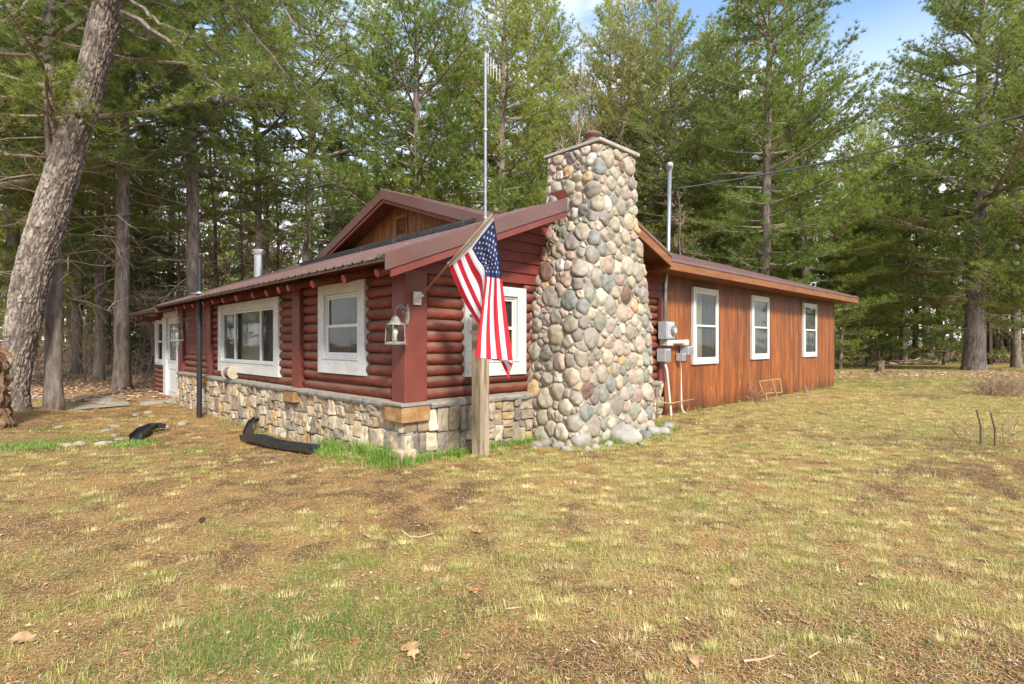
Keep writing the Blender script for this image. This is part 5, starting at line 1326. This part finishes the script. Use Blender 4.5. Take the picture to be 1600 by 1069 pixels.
def bare(key, h, r0, seed, col=(1, 1, 1), first=.35, bk='barkgrey', name='bare_tree', wide=.45, kids=5, depth=3):
    R = np.random.default_rng(seed); root = empty(name, (0, 0, -50)); root['category'] = 'tree'
    tr = MB(); tp = trunkpath(h*.9, R, .03, .09, 16); rr = r0*np.clip(1-tp[:, 2]/h, .06, 1); tr.tube(tp, rr, 10, col=(1, 1, 1)); tr.build('trunk', M[bk], root, smooth=True)
    wd_ = MB(); nb = 26
    for k in range(nb):
        t = first+(1-first)*(k+R.random())/nb; i = min(int(t*15), 14); p = tp[i]; a = R.uniform(0, 6.28)
        d = unit(np.array([math.cos(a)*wide, math.sin(a)*wide, R.uniform(.45, .95)])); twigs(wd_, p, d, h*.26*(1.15-t)*R.uniform(.7, 1.3), max(.008, rr[i]*.45), R, depth, col, .02, kids, 5, .16)
    wd_.build('crown', M['twig'], root); PROTO[key] = root; return root
bare('bdA', 17, .13, 201, (1.25, 1.2, 1.1), wide=.30, depth=3, kids=4)
bare('bdB', 14, .10, 202, (1.1, .95, .8), first=.2, wide=.45, kids=4)
bare('bdC', 9, .09, 203, (1.35, 1.25, 1.1), first=.1, wide=.9, kids=4)
bare('sap', 4.2, .035, 204, (.9, .8, .7), first=.15, wide=.5, depth=2, kids=3)

TREES = [  # px, depth, proto, scale, rotation, label
    (84, 11.9, 'hpB', .95, 1.0, 'narrow straight pine trunk just right of the leaning pine'),
    (190, 17, 'hpA', .92, 2.1, 'thick dark pine trunk between the leaning pine and the entry roof'),
    (154, 21, 'hpB', 1.0, 3.1, 'slim dark pine left of the thick trunk near the entry roof'),
    (118, 25, 'wpB', .95, .4, 'leafy pine standing in the shade behind the two left trunks'),
    (225, 27, 'spr', 1.12, 0, 'pointed dark spruce behind the entry roof'),
    (304, 18.6, 'hpA', 1.0, 4.4, 'forked grey pine rising right behind the black pipe'),
    (262, 30, 'wpA', .85, .9, 'green pine deep behind the dark spruce'),
    (405, 23, 'hpB', 1.05, 5.3, 'twiggy pine behind the steel stove pipe'),
    (440, 27, 'bdB', 1.1, 1.2, 'brown bare tree right of the steel stove pipe'),
    (478, 23.5, 'hpB', .98, 2.7, 'bare limbed pine left of the upper gable peak'),
    (380, 31, 'bdB', 1.15, 3.3, 'brown twiggy tree between the pipes behind the roof'),
    (345, 27, 'bdB', 1.2, 2.0, 'brown bare tree just right of the forked grey pine'),
    (275, 26, 'bdC', 1.25, .6, 'wide brown leafless tree over the entry roof'),
    (425, 24.5, 'bdC', 1.35, 3.9, 'wide leafless tree with pale curved limbs by the stove pipe'),
    (20, 19, 'wpB', .95, 5.0, 'low limbed pine at the far left edge of the yard'),
    (48, 27, 'wpA', .9, 2.0, 'green pine seen left of the leaning trunk'),
    (-60, 15, 'wpC', .9, 1.0, 'pine beyond the left border with boughs reaching in'),
    (530, 25, 'spr', 1.05, 1.3, 'dark spruce directly left of the upper gable peak'),
    (505, 31, 'bdA', 1.05, 1.0, 'pale bare tree behind the dark spruce by the gable'),
    (585, 29, 'wpB', 1.05, .6, 'pine just left of the tall green one behind the gable'),
    (655, 23.5, 'wpA', 1.0, 2.5, 'tall bright green pine behind the upper gable'),
    (712, 30, 'wpC', 1.0, 4.6, 'yellowish pine rising left of the antenna mast'),
    (775, 24.5, 'wpA', .96, .2, 'tall green pine right of the antenna mast'),
    (828, 29.5, 'wpB', 1.08, 3.8, 'narrow topped pine left of the stone chimney'),
    (893, 26, 'bdA', 1.05, .4, 'slender bare tree right above the chimney cap'),
    (930, 29, 'bdA', .98, 2.4, 'second slender bare tree just right of the chimney cap'),
    (985, 30, 'wpC', .95, 5.8, 'yellow green pine between the chimney and the conduit mast'),
    (945, 33, 'wpA', 1.12, 1.1, 'tall dense pine farther back right above the chimney'),
    (1022, 34, 'wpC', 1.1, 2.9, 'far yellowish pine just left of the conduit mast'),
    (1150, 32, 'wpA', 1.05, 4.9, 'dense pine between the conduit mast and the tall dark trunk'),
    (868, 33, 'wpB', 1.12, 2.6, 'tall pine standing directly behind the stone chimney'),
    (1095, 40, 'wpA', 1.2, .7, 'distant tall pine showing above the cedar wing start'),
    (1372, 50, 'wpA', 1.1, 3.3, 'tall distant pine filling the sky gap left of the big pine'),
    (1050, 27.5, 'hpB', .95, .3, 'dark trunked pine behind the conduit mast'),
    (1068, 23.5, 'bdC', 1.0, 4.4, 'low dead tree with pale curling limbs behind the cedar wing'),
    (1118, 33, 'wpC', .98, 1.6, 'pine left of the tall dark trunk behind the wing'),
    (1190, 23.5, 'wpB', 1.06, 5.1, 'tall pine with clear dark trunk above the cedar wing'),
    (1262, 29, 'wpA', 1.0, 3.0, 'broad green pine rising behind the wing roof end'),
    (1225, 38, 'wpB', 1.0, 2.2, 'distant pine filling the gap over the wing roof'),
    (1312, 30, 'ypB', 1.0, .5, 'young pine at the wood edge just right of the wing'),
    (1355, 34, 'ypB', 1.05, 2.6, 'young pine behind the cut stump'),
    (1392, 38, 'ypA', 1.2, 4.0, 'shorter young pine in the middle of the wood edge'),
    (1340, 44, 'wpA', .95, 4.3, 'pine over the young trees right of the wing'),
    (1412, 37, 'hpA', .9, .8, 'dark straight trunk at the wood edge left of the big pine'),
    (1448, 42, 'wpB', 1.0, 1.9, 'pine at the wood edge behind the big right hand pine'),
    (1475, 36, 'ypA', 1.15, 1.0, 'young pine showing left of the big pine trunk'),
    (1588, 32, 'hpA', 1.0, 2.9, 'second large trunk at the right edge of the yard'),
    (1562, 42, 'ypB', 1.1, 5.2, 'young pine between the two large right hand trunks'),
    (1650, 26, 'wpA', 1.0, 2.0, 'pine beyond the right border with boughs reaching in'),
    (1700, 36, 'wpC', 1.0, 3.0, 'farther pine beyond the right border'),
    (133, 19, 'sap', 1.0, 1, 'thin bent sapling between the left trunks'),
    (228, 21, 'sap', 1.1, 2, 'thin sapling right of the thick left trunk'),
    (105, 20, 'sap', .9, 3, 'thin sapling beside the narrow straight trunk'),
    (245, 24, 'sap', 1.2, 4, 'thin sapling next to the entry wall corner'),
]
KIND = {'wpA': 'pine_tree', 'wpB': 'pine_tree', 'wpC': 'pine_tree', 'hpA': 'pine_tree', 'hpB': 'pine_tree', 'spr': 'spruce_tree', 'ypA': 'young_pine', 'ypB': 'young_pine', 'bdA': 'bare_tree', 'bdB': 'bare_tree', 'bdC': 'bare_tree', 'sap': 'bare_tree', 'big': 'pine_tree'}
used = set()
for (px, Y, key, s, rz, lab) in TREES:
    x = (px-800)/F*Y
    if not outside_house(np.array([x]), np.array([float(Y)]))[0]: print('TREE IN HOUSE', px, L2(x, Y))
    loc = (x, Y, float(gz(x, Y)))
    if key in used: r = dup(PROTO[key], loc, rz, s, lab)
    else: r = PROTO[key]; used.add(key); r.location = loc; r.rotation_euler = (0, 0, rz); r.scale = (s,)*3; r['label'] = lab
    r['category'] = 'tree'; r['group'] = {'pine_tree': 'pines round the cabin', 'young_pine': 'young pines along the wood edge', 'spruce_tree': 'dark spruces behind the cabin', 'bare_tree': 'leafless trees in the wood'}[KIND[key]]
r = PROTO['big']; x = (1522-800)/F*27; r.location = (x, 27, float(gz(x, 27))-.05); r.rotation_euler = (0, 0, 1.9); tag(r, 'big spreading pine standing alone on the right of the lawn', 'tree')

# ---- the leaning pine, with sculpted bark
def big_pine():
    root = empty('pine_tree', (T1X, T1Y, 0), 0, 'huge leaning pine with deeply furrowed bark at the left edge', 'tree'); O = np.array([T1X, T1Y, 0.])
    key = [(14, 655, 44), (18, 628, 34), (22, 600, 30), (28, 560, 31), (38, 500, 35), (46, 450, 37.5), (60, 395, 37.5), (72, 355, 37), (96, 275, 34.5), (114, 215, 32), (131, 165, 30.5), (148, 100, 29), (170, 0, 27), (188, -90, 24), (205, -230, 18), (215, -400, 8)]
    P = np.array([at(a, b, T1Y) for a, b, _ in key])-O; Rr = .88*np.array([c/F*T1Y/math.hypot(1, (a-800)/F) for a, _, c in key])
    P[0, 2] = -.15
    m = 760; t = np.linspace(0, 1, m); s = np.r_[0, np.cumsum(np.linalg.norm(np.diff(P, axis=0), axis=1))]; tt = t*s[-1]
    C = np.stack([np.interp(tt, s, P[:, k]) for k in range(3)], -1); rad_ = np.interp(tt, s, Rr)
    ker = np.ones(25)/25; pad = lambda a: np.convolve(np.r_[np.full(12, a[0]), a, np.full(12, a[-1])], ker, 'valid')
    C = np.stack([pad(C[:, k]) for k in range(3)], -1); rad_ = pad(rad_)
    n = 170; th = np.arange(n)*2*np.pi/n
    TH, S = np.meshgrid(th, tt)
    # ridged plates: ring-periodic coordinates
    cx, cy = np.cos(TH)*3.6, np.sin(TH)*3.6
    wx = (fbm(cx*1.2, cy*1.2, S*1.1, 3)-.5)*1.8
    a = np.abs(vn(cx*3.1+wx, cy*3.1+wx, S*3.2)-.5)*2; b = np.abs(vn(cx*4.5+wx*2, cy*4.5, S*9+wx)-.5)*2
    ridge = np.clip(1-np.minimum(a*2.6, b*3.0), 0, 1)       # 1 in furrows
    fine = fbm(cx*7, cy*7, S*9, 3)-.5
    disp = -.034*ridge**1.3+.022*fine+.03*(fbm(cx*.5, cy*.5, S*.8, 2)-.5)
    fl_ = np.exp(-np.clip(S-.1, 0, 9)/.38)[..., None][..., 0]*(.30+.35*(np.cos(TH*5+1)+np.cos(TH*3)))*.45
    rr = rad_[:, None]+disp+fl_*rad_[:, None]
    # old limb scars
    for (pz, pa, sc) in ((3.9, -1.2, .09), (3.25, -1.75, .07), (4.9, -1.7, .08), (2.9, -1.4, .05), (6.3, -1.3, .06), (2.45, -1.15, .05)):
        d = np.hypot((S-pz)*1.0, ((TH+np.pi-pa) % (2*np.pi)-np.pi)*rad_[:, None]); rr = rr+.035*np.exp(-(d/sc)**2)-.06*np.exp(-(d/(sc*.45))**2)
    rr = rr*1.0
    V = C[:, None, :]+np.stack([rr*np.cos(TH), rr*np.sin(TH), np.zeros_like(rr)], -1)
    i = np.arange(m-1)[:, None]*n; j = np.arange(n)[None, :]; k = (j+1) % n
    q = np.stack([i+j, i+k, i+n+k, i+n+j], -1).reshape(-1, 4)
    f = ridge[:-1].ravel()[:, None]; nn_ = fbm((cx*3)[:-1], (cy*3)[:-1], (S*4)[:-1], 3).ravel()[:, None]
    col = (np.array([.34, .29, .25])*(1-f**.8)+np.array([.09, .066, .054])*f**.8)*(.55+.9*nn_)
    mb = MB(); mb.add(V.reshape(-1, 3), q, col); mb.build('trunk', M['barkbig'], root, smooth=True)
    R = np.random.default_rng(55); wd_ = MB(); fo = Fol()
    def limb(keys, r0, dens=.8, bare_=.2, leaf=True, sub=.33, shade=.45):
        pts = np.array([at(a, b, y)-O for a, b, y in keys]); s_ = np.r_[0, np.cumsum(np.linalg.norm(np.diff(pts, axis=0), axis=1))]
        u_ = np.linspace(0, s_[-1], max(8, len(keys)*3)); pts = np.stack([np.interp(u_, s_, pts[:, k]) for k in range(3)], -1)+R.normal(0, .02, (len(u_), 3))
        bough(wd_, fo, pts, r0, R, dens, shade, bare_, sub, .14, flat=.3, leaf=leaf)
    limb([(193, 22, 11.2), (230, 42, 10.9), (268, 68, 10.6), (305, 100, 10.3), (332, 128, 10.1), (365, 150, 10.0), (405, 160, 9.9), (440, 165, 9.9)], .066, .9, .35, sub=.2)
    limb([(196, -5, 11.2), (225, 15, 10.9), (250, 38, 10.6), (300, 60, 10.2), (350, 85, 10), (400, 120, 9.9)], .05, .9, .4, sub=.2)
    limb([(190, 40, 11.2), (215, 60, 11.8), (255, 62, 12.4), (300, 52, 13)], .03, .8, .3)
    for kk in ([(200, -60, 11.2), (300, -60, 10), (360, 10, 9.2), (405, 65, 8.8), (450, 120, 8.6), (500, 165, 8.5)], [(200, -80, 11.2), (330, -90, 9.6), (420, -20, 8.6), (460, 40, 8.2), (500, 75, 8.0), (545, 105, 7.9)],
               [(200, -100, 11.2), (360, -120, 9.4), (440, -60, 8.4), (490, 0, 8.1), (545, 45, 8.0)], [(200, -60, 11.2), (320, -40, 10), (385, 40, 9.4), (425, 95, 9.2), (470, 150, 9.1)]):
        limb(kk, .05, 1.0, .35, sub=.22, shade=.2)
    for kk in ([(120, -20, 11.2), (60, -10, 10.2), (10, 30, 9.6), (-40, 60, 9.2)], [(100, 40, 11.2), (60, 60, 12.2), (20, 90, 13), (-20, 120, 13.4)], [(165, -40, 11.2), (90, -70, 10), (30, -40, 9.2), (-30, -10, 8.8)]):
        limb(kk, .05, 1.0, .3, sub=.36, shade=.4)
    for k in range(26):     # upper crown, above the picture: shades the yard
        z = R.uniform(9, 17); p = np.array([np.interp(z, C[:, 2], C[:, 0]), 0, z]); a = R.uniform(0, 6.28); L = R.uniform(2, 4)
        pts = [p+np.array([math.cos(a), math.sin(a), .18+.1*q])*L*q for q in np.linspace(0, 1, 6)]; bough(wd_, fo, pts, .05, R, .6, .4, .3, .35, .22)
    wd_.build('branches', M['bark'], root)
    mb = MB(); mb.add(*fo.emit(R, 26, .14, .009, MIDG, .7, .05)); mb.build('crown', M['needle'], root)
big_pine()

# ---- far forest: one mass
def far_forest():
    R = np.random.default_rng(77); wood = MB(); VV = []; CC = []
    pos = []
    for k in range(520):
        a = R.uniform(-1.15, 1.15) if k < 430 else R.uniform(1.15, 5.1); d = R.uniform(38, 78) if abs(a) < 1.15 else R.uniform(24, 50)  # wider angles: unseen trees added to darken window reflections and block low sky
        x, y = math.sin(a)*d, math.cos(a)*d
        if abs(a) < 1.15 and y < 36: continue
        pos.append((x, y, a))
    for (x, y, a) in pos:
        h = R.uniform(12, 19)*(1 if abs(a) < 1.15 else .85); cb = R.uniform(2, 6) if R.random() < .55 else .4; sp = R.uniform(2.0, 3.3); z0 = float(gz(x, y)) if y < 60 and y > 0 else 0
        wood.tube([(x, y, z0-.2), (x+R.normal(0, .15), y, h*.5), (x+R.normal(0, .2), y, h)], [R.uniform(.12, .22), .1, .02], 5, col=np.array([.16, .125, .10])*R.uniform(.6, 1.3), caps=False)
        g = R.random(); c0 = np.array([.19, .24, .065])*(1-g)+np.array([.34, .375, .10])*g
        if R.random() < .2: c0 = np.array([.28, .21, .13])
        nbo = 46; zz = cb+(h-cb)*R.random(nbo)**1.15; L = sp*(1-(zz-cb)/(h-cb+.4))**.65*R.uniform(.6, 1.15, nbo); az = R.uniform(0, 6.28, nbo)
        kk = 64; t = np.sqrt(R.random((nbo, kk))); w_ = R.normal(0, .16, (nbo, kk))*L[:, None]*(1.2-t)
        X = x+(L[:, None]*t)*np.cos(az)[:, None]-w_*np.sin(az)[:, None]; Y = y+(L[:, None]*t)*np.sin(az)[:, None]+w_*np.cos(az)[:, None]
        Z = zz[:, None]+.18*L[:, None]*t**2+R.normal(0, .07, (nbo, kk)); n = nbo*kk
        P = np.stack([X, Y, Z], -1).reshape(-1, 3); d = R.normal(0, 1, (n, 3)); d[:, 2] = d[:, 2]*.5+.3; d /= np.linalg.norm(d, axis=1)[:, None]
        s = np.cross(d, R.normal(0, 1, (n, 3))); s /= np.linalg.norm(s, axis=1)[:, None]
        l = R.uniform(.16, .38, n)[:, None]
        V = np.stack([P-s*.055, P+s*.055, P+d*l], 1).reshape(-1, 3); VV.append(V)
        sh = np.repeat(R.uniform(.6, 1.4, nbo), kk)[:, None]; CC.append(c0*sh*R.uniform(.75, 1.25, (n, 1)))
    V = np.vstack(VV); C = np.vstack(CC); print('far tris', len(C))
    mb = wood; mb.add(V, np.arange(len(V)).reshape(-1, 3), C)
    o = mb.build('far_forest', M['far']); tag(o, 'mass of mixed conifers far behind the cabin and lawn, plus unseen ones added behind the camera', 'forest', kind='stuff')
    # undergrowth: dry brush under the trees
    mb = MB(); 
    for (xa, xb, ya, yb, n) in ((-40, -5, 21, 44, 1500), (8, 44, 37, 50, 1900)):
        for _ in range(n):
            x, y = R.uniform(xa, xb), R.uniform(ya, yb)
            if not outside_house(np.array([x]), np.array([y]))[0] or (x > -9 and y < 26): continue
            h = R.uniform(.4, 1.9); b = np.array([x, y, float(gz(x, y))-.05]); e_ = b+np.array([R.normal(0, .45), R.normal(0, .3), h])
            mb.tube([b, (b+e_)/2+R.normal(0, .09, 3), e_], [.016, .011, .005], 3, col=np.array([1.1, .95, .8])*R.uniform(.6, 1.3), caps=False)
            for _k in range(3):
                q = b+(e_-b)*R.uniform(.3, .9); mb.tube([q, q+R.normal(0, .33, 3)+np.array([0, 0, .15])], [.008, .003], 3, col=np.array([1.1, 1, .85])*R.uniform(.7, 1.3), caps=False)
    o = mb.build('undergrowth', M['twig']); tag(o, 'dry brown brush under the trees at the edge of the wood', 'brush', kind='stuff')
far_forest()

# ---- stump, sticks, dry shrubs, brush
p = onG(1375, 578); p = np.array([(1375-800)/F*27.0, 27.0, float(gz(18.1, 27.))])
t = empty('tree_stump', tuple(p), 0, 'short cut stump standing in the leaf litter right of the wing', 'stump'); R = np.random.default_rng(5); mb = MB(); n = 16; zs = [-.1, .0, .12, .3, .5, .54]; V = []
for k, z in enumerate(zs):
    for j in range(n): a = j*2*np.pi/n; r = (.26 if k < 2 else .17)*(1+.12*math.sin(a*3+k)+.06*R.normal()); V.append((r*math.cos(a), r*math.sin(a), z+.06*math.cos(a)*(k > 3)))
mb.add(V, [(k*n+j, k*n+(j+1) % n, (k+1)*n+(j+1) % n, (k+1)*n+j) for k in range(5) for j in range(n)]+[tuple(5*n+j for j in range(n))], col=(.8, .7, .6)); mb.build('stump_wood', M['bark'], t)
for (a, b, lab) in (((1526, 640), (1533, 695), 'left taller dark stake standing upright in the right lawn'), ((1548, 645), (1555, 697), 'right bent dark stake standing in the right lawn')):
    q = onG(*b); top = at(a[0], a[1], q[1]); mb = MB(); mid = (q+top)/2+np.array([.03, 0, 0]); mb.tube([q-q-(0, 0, .05), mid-q, top-q], [.016, .014, .011], 8, col=(.45, .4, .36)); o = mb.build('wooden_stake', M['twig'], loc=tuple(q)); tag(o, lab, 'stake', 'stakes in the right lawn')
def shrub(px, py, w_, h, n, lab, col=(1.2, .95, .75), wig=.2, depth=1):
    q = onG(px, py); R = np.random.default_rng(px); mb = MB()
    for _ in range(n):
        b = np.array([R.normal(0, w_*.25), R.normal(0, w_*.25), -.02]); d = unit(np.array([b[0]*1.4/w_+R.normal(0, .3), b[1]/w_+R.normal(0, .3), 1])); twigs(mb, b, d, h*R.uniform(.5, 1.1), .006, R, depth, col, -.02, 3, 5, wig)
    o = mb.build('dry_shrub', M['twig'], loc=tuple(q)); tag(o, lab, 'shrub', 'leafless shrubs')
shrub(1562, 618, 1.1, .55, 150, 'low mounded bare shrub right of the big pine', depth=2)
shrub(1517, 690, .35, .42, 9, 'thin twiggy plant left of the two stakes')
shrub(1565, 692, .3, .45, 10, 'thin twiggy plant right of the two stakes')
shrub(1178, 628, .7, .5, 40, 'reddish dry twigs against the cedar wall left of the stand', (1.3, .8, .6))
shrub(1262, 615, .4, .3, 14, 'small dry twigs at the foot of the cedar wall near its end')
# fallen branches at the wood edge
R = np.random.default_rng(8); mb = MB()
for _ in range(70):
    x, y = R.uniform(15, 30), R.uniform(34, 39); a = R.uniform(0, 3.14); l = R.uniform(.5, 2.2); z = float(gz(x, y))+R.uniform(.05, .35)
    d = np.array([math.cos(a), math.sin(a)*.6, R.normal(0, .12)]); mb.tube([(x, y, z), np.array([x, y, z])+d*l*.5+R.normal(0, .06, 3), np.array([x, y, z])+d*l], [.05, .04, .015], 5, col=np.array([1.9, 1.7, 1.45])*R.uniform(.6, 1.2), caps=False)
o = mb.build('brush_pile', M['twig']); tag(o, 'long low line of fallen grey branches along the wood edge', 'branches', kind='stuff')

# rotten stump mass at left edge
p = at(-17, 585, 9.6); t = empty('rotten_stump', (p[0], p[1], 0), 0, 'rotten mossy stump capped with orange needles at the far left edge', 'stump')
R = np.random.default_rng(4); mb = MB(); n = 90; zs = np.linspace(-.2, 1.24, 80); TH, ZZ = np.meshgrid(np.arange(n)*2*np.pi/n, zs)
c_, s_ = np.cos(TH), np.sin(TH); rr = .27+.08*(fbm(c_*1.5+3, s_*1.5+3, ZZ*2, 3)-.5)*2+.16*(np.abs(fbm(c_*4+3, s_*4+3, ZZ*5, 4)-.5)*2)**.7-.08-.10*sstep(1.0, 1.24, ZZ)+.1*np.exp(-np.clip(ZZ, 0, 9)/.2)
V = np.stack([rr*c_, rr*s_, ZZ+.05*(fbm(c_*5+9, s_*5+9, 0, 3)-.5)], -1).reshape(-1, 3); ii = np.arange(79)[:, None]*n; jj = np.arange(n)[None, :]; kk_ = (jj+1) % n
mb.add(V, np.stack([ii+jj, ii+kk_, ii+n+kk_, ii+n+jj], -1).reshape(-1, 4)); mb.build('stump_wood', M['stump'], t, smooth=True)
mb = MB(); n = 1500; a = R.uniform(0, 6.28, n); rr = .36*np.sqrt(R.random(n)); x = rr*np.cos(a); y = rr*np.sin(a); z = 1.22+.12*(1-(rr/.36)**2)+R.normal(0, .02, n)-.12*(rr/.36)**3
P = np.stack([x, y, z], -1); c = np.array([.42, .19, .07])*R.uniform(.6, 1.3, (n, 1)); mb.add(*blades(P, R.uniform(0, 6.28, n), R.uniform(1, 1.7, n), R.uniform(.05, .11, n), R.uniform(.003, .006, n), c)); mb.build('needle_cap', M['litter'], t)

# oak leaves on the near lawn
def oak(px, py, s, rz, lab, tint=(1, 1, 1)):
    q = onG(px, py, .012); out = [(0, -.5), (.05, -.3), (.22, -.32), (.18, -.16), (.08, -.1), (.34, -.02), (.3, .12), (.1, .08), (.28, .26), (.22, .36), (.08, .28), (.06, .5), (0, .54)]
    P = out+[(-x*R.uniform(.85, 1.15), y+R.normal(0, .02)) for x, y in out[-2:0:-1]]; n = len(P); R2 = np.random.default_rng(px)
    V = [(x*s, y*s, .22*s*abs(x)+.12*s*math.sin(y*5+px)*.6+R2.uniform(0, .05*s)) for x, y in P]; c = [(0, y*s*.9, .12*s*math.sin(y*5+px)*.6) for y in (-.3, 0, .3)]
    bm = bmesh.new(); vs = [bm.verts.new(v) for v in V]; bm.faces.new(vs); bmesh.ops.triangulate(bm, faces=bm.faces[:]); me = bpy.data.meshes.new('oak_leaf'); bm.to_mesh(me); bm.free()
    at_ = me.attributes.new('Col', 'FLOAT_COLOR', 'FACE'); at_.data.foreach_set('color', np.tile((*tint, 1.), len(me.polygons)))
    me.materials.append(M['leaf']); o = bpy.data.objects.new('oak_leaf', me); COL.objects.link(o); o.location = q; o.rotation_euler = (R2.normal(0, .15), R2.normal(0, .15), rz)
    mo = o.modifiers.new('thickness', 'SOLIDIFY'); mo.thickness = .0006
    tag(o, lab, 'leaf', 'dry oak leaves on the near lawn')
for a in ((38, 1003, .12, 1.9, 'dry oak leaf near the lower left corner'), (643, 1021, .13, .4, 'pale oak leaf at the bottom middle beside the green patch', (1.15, 1.1, 1)), (740, 925, .085, 1.2, 'orange oak leaf on bare soil in the centre foreground', (1.1, .8, .6)),
          (746, 833, .10, 2.2, 'tan oak leaf just below the pale twig in the centre'), (727, 1030, .07, 2, 'small brown oak leaf right of the pale bottom leaf'), (553, 1010, .08, 0, 'red brown curled leaf in the green patch', (.7, .5, .4)),
          (1155, 915, .13, .9, 'widest pale oak leaf right of centre', (1.1, 1.1, 1.05)), (1088, 1035, .11, 2.9, 'oak leaf at the bottom edge right of centre'), (1217, 1020, .10, 1.6, 'silvery grey oak leaf near the bottom right of centre', (1.1, 1.25, 1.5)),
          (1310, 887, .09, .5, 'tan oak leaf in front of the dry clumps at right'), (1375, 905, .09, 1.2, 'oak leaf furthest right on the soil patch'), (573, 840, .08, 1.0, 'faint tan oak leaf left of the pale twig'), (500, 970, .09, 2.0, 'rust coloured leaf left of the green patch', (.8, .5, .4)), (1540, 880, .09, 1.2, 'oak leaf near the right edge')): oak(*a)
# twigs on the lawn
for (pts_, lab) in (([(628, 832), (640, 841), (655, 842), (678, 836)], 'pale forked twig lying left of the centre lawn'), ([(787, 940), (790, 955), (815, 952)], 'short hooked twig in the centre foreground'), ([(1162, 1037), (1190, 1034), (1210, 1028)], 'thin twig at the bottom right of centre'), ([(1250, 1022), (1264, 1032), (1280, 1022)], 'bent pale twig near the bottom right')):
    Q = [onG(a, b, .012) for a, b in pts_]; mb = MB(); mb.tube([q-Q[0] for q in Q], np.linspace(.006, .003, len(Q)), 6, col=(2.3, 2.0, 1.6)); o = mb.build('twig', M['twig'], loc=tuple(Q[0])); tag(o, lab, 'twig', 'twigs on the lawn')
# pine cone
q = onG(316, 819, .015); mb = MB(); R = np.random.default_rng(2)
for k in range(60): a = k*2.4; z = .035*(k/60); r = .018*math.sin(math.pi*(k/60)*.8+.5); c = np.array([r*math.cos(a), r*math.sin(a), z]); d = np.array([math.cos(a), math.sin(a), .4])*.009; s = np.array([-math.sin(a), math.cos(a), 0])*.006; mb.add([c-s, c+s, c+d+s, c+d-s], [(0, 1, 2, 3)], (.12, .08, .05))
o = mb.build('pine_cone', M['litter'], loc=tuple(q)); tag(o, 'small dark pine cone lying on the left lawn', 'pine cone')
print('objects', len(bpy.data.objects))
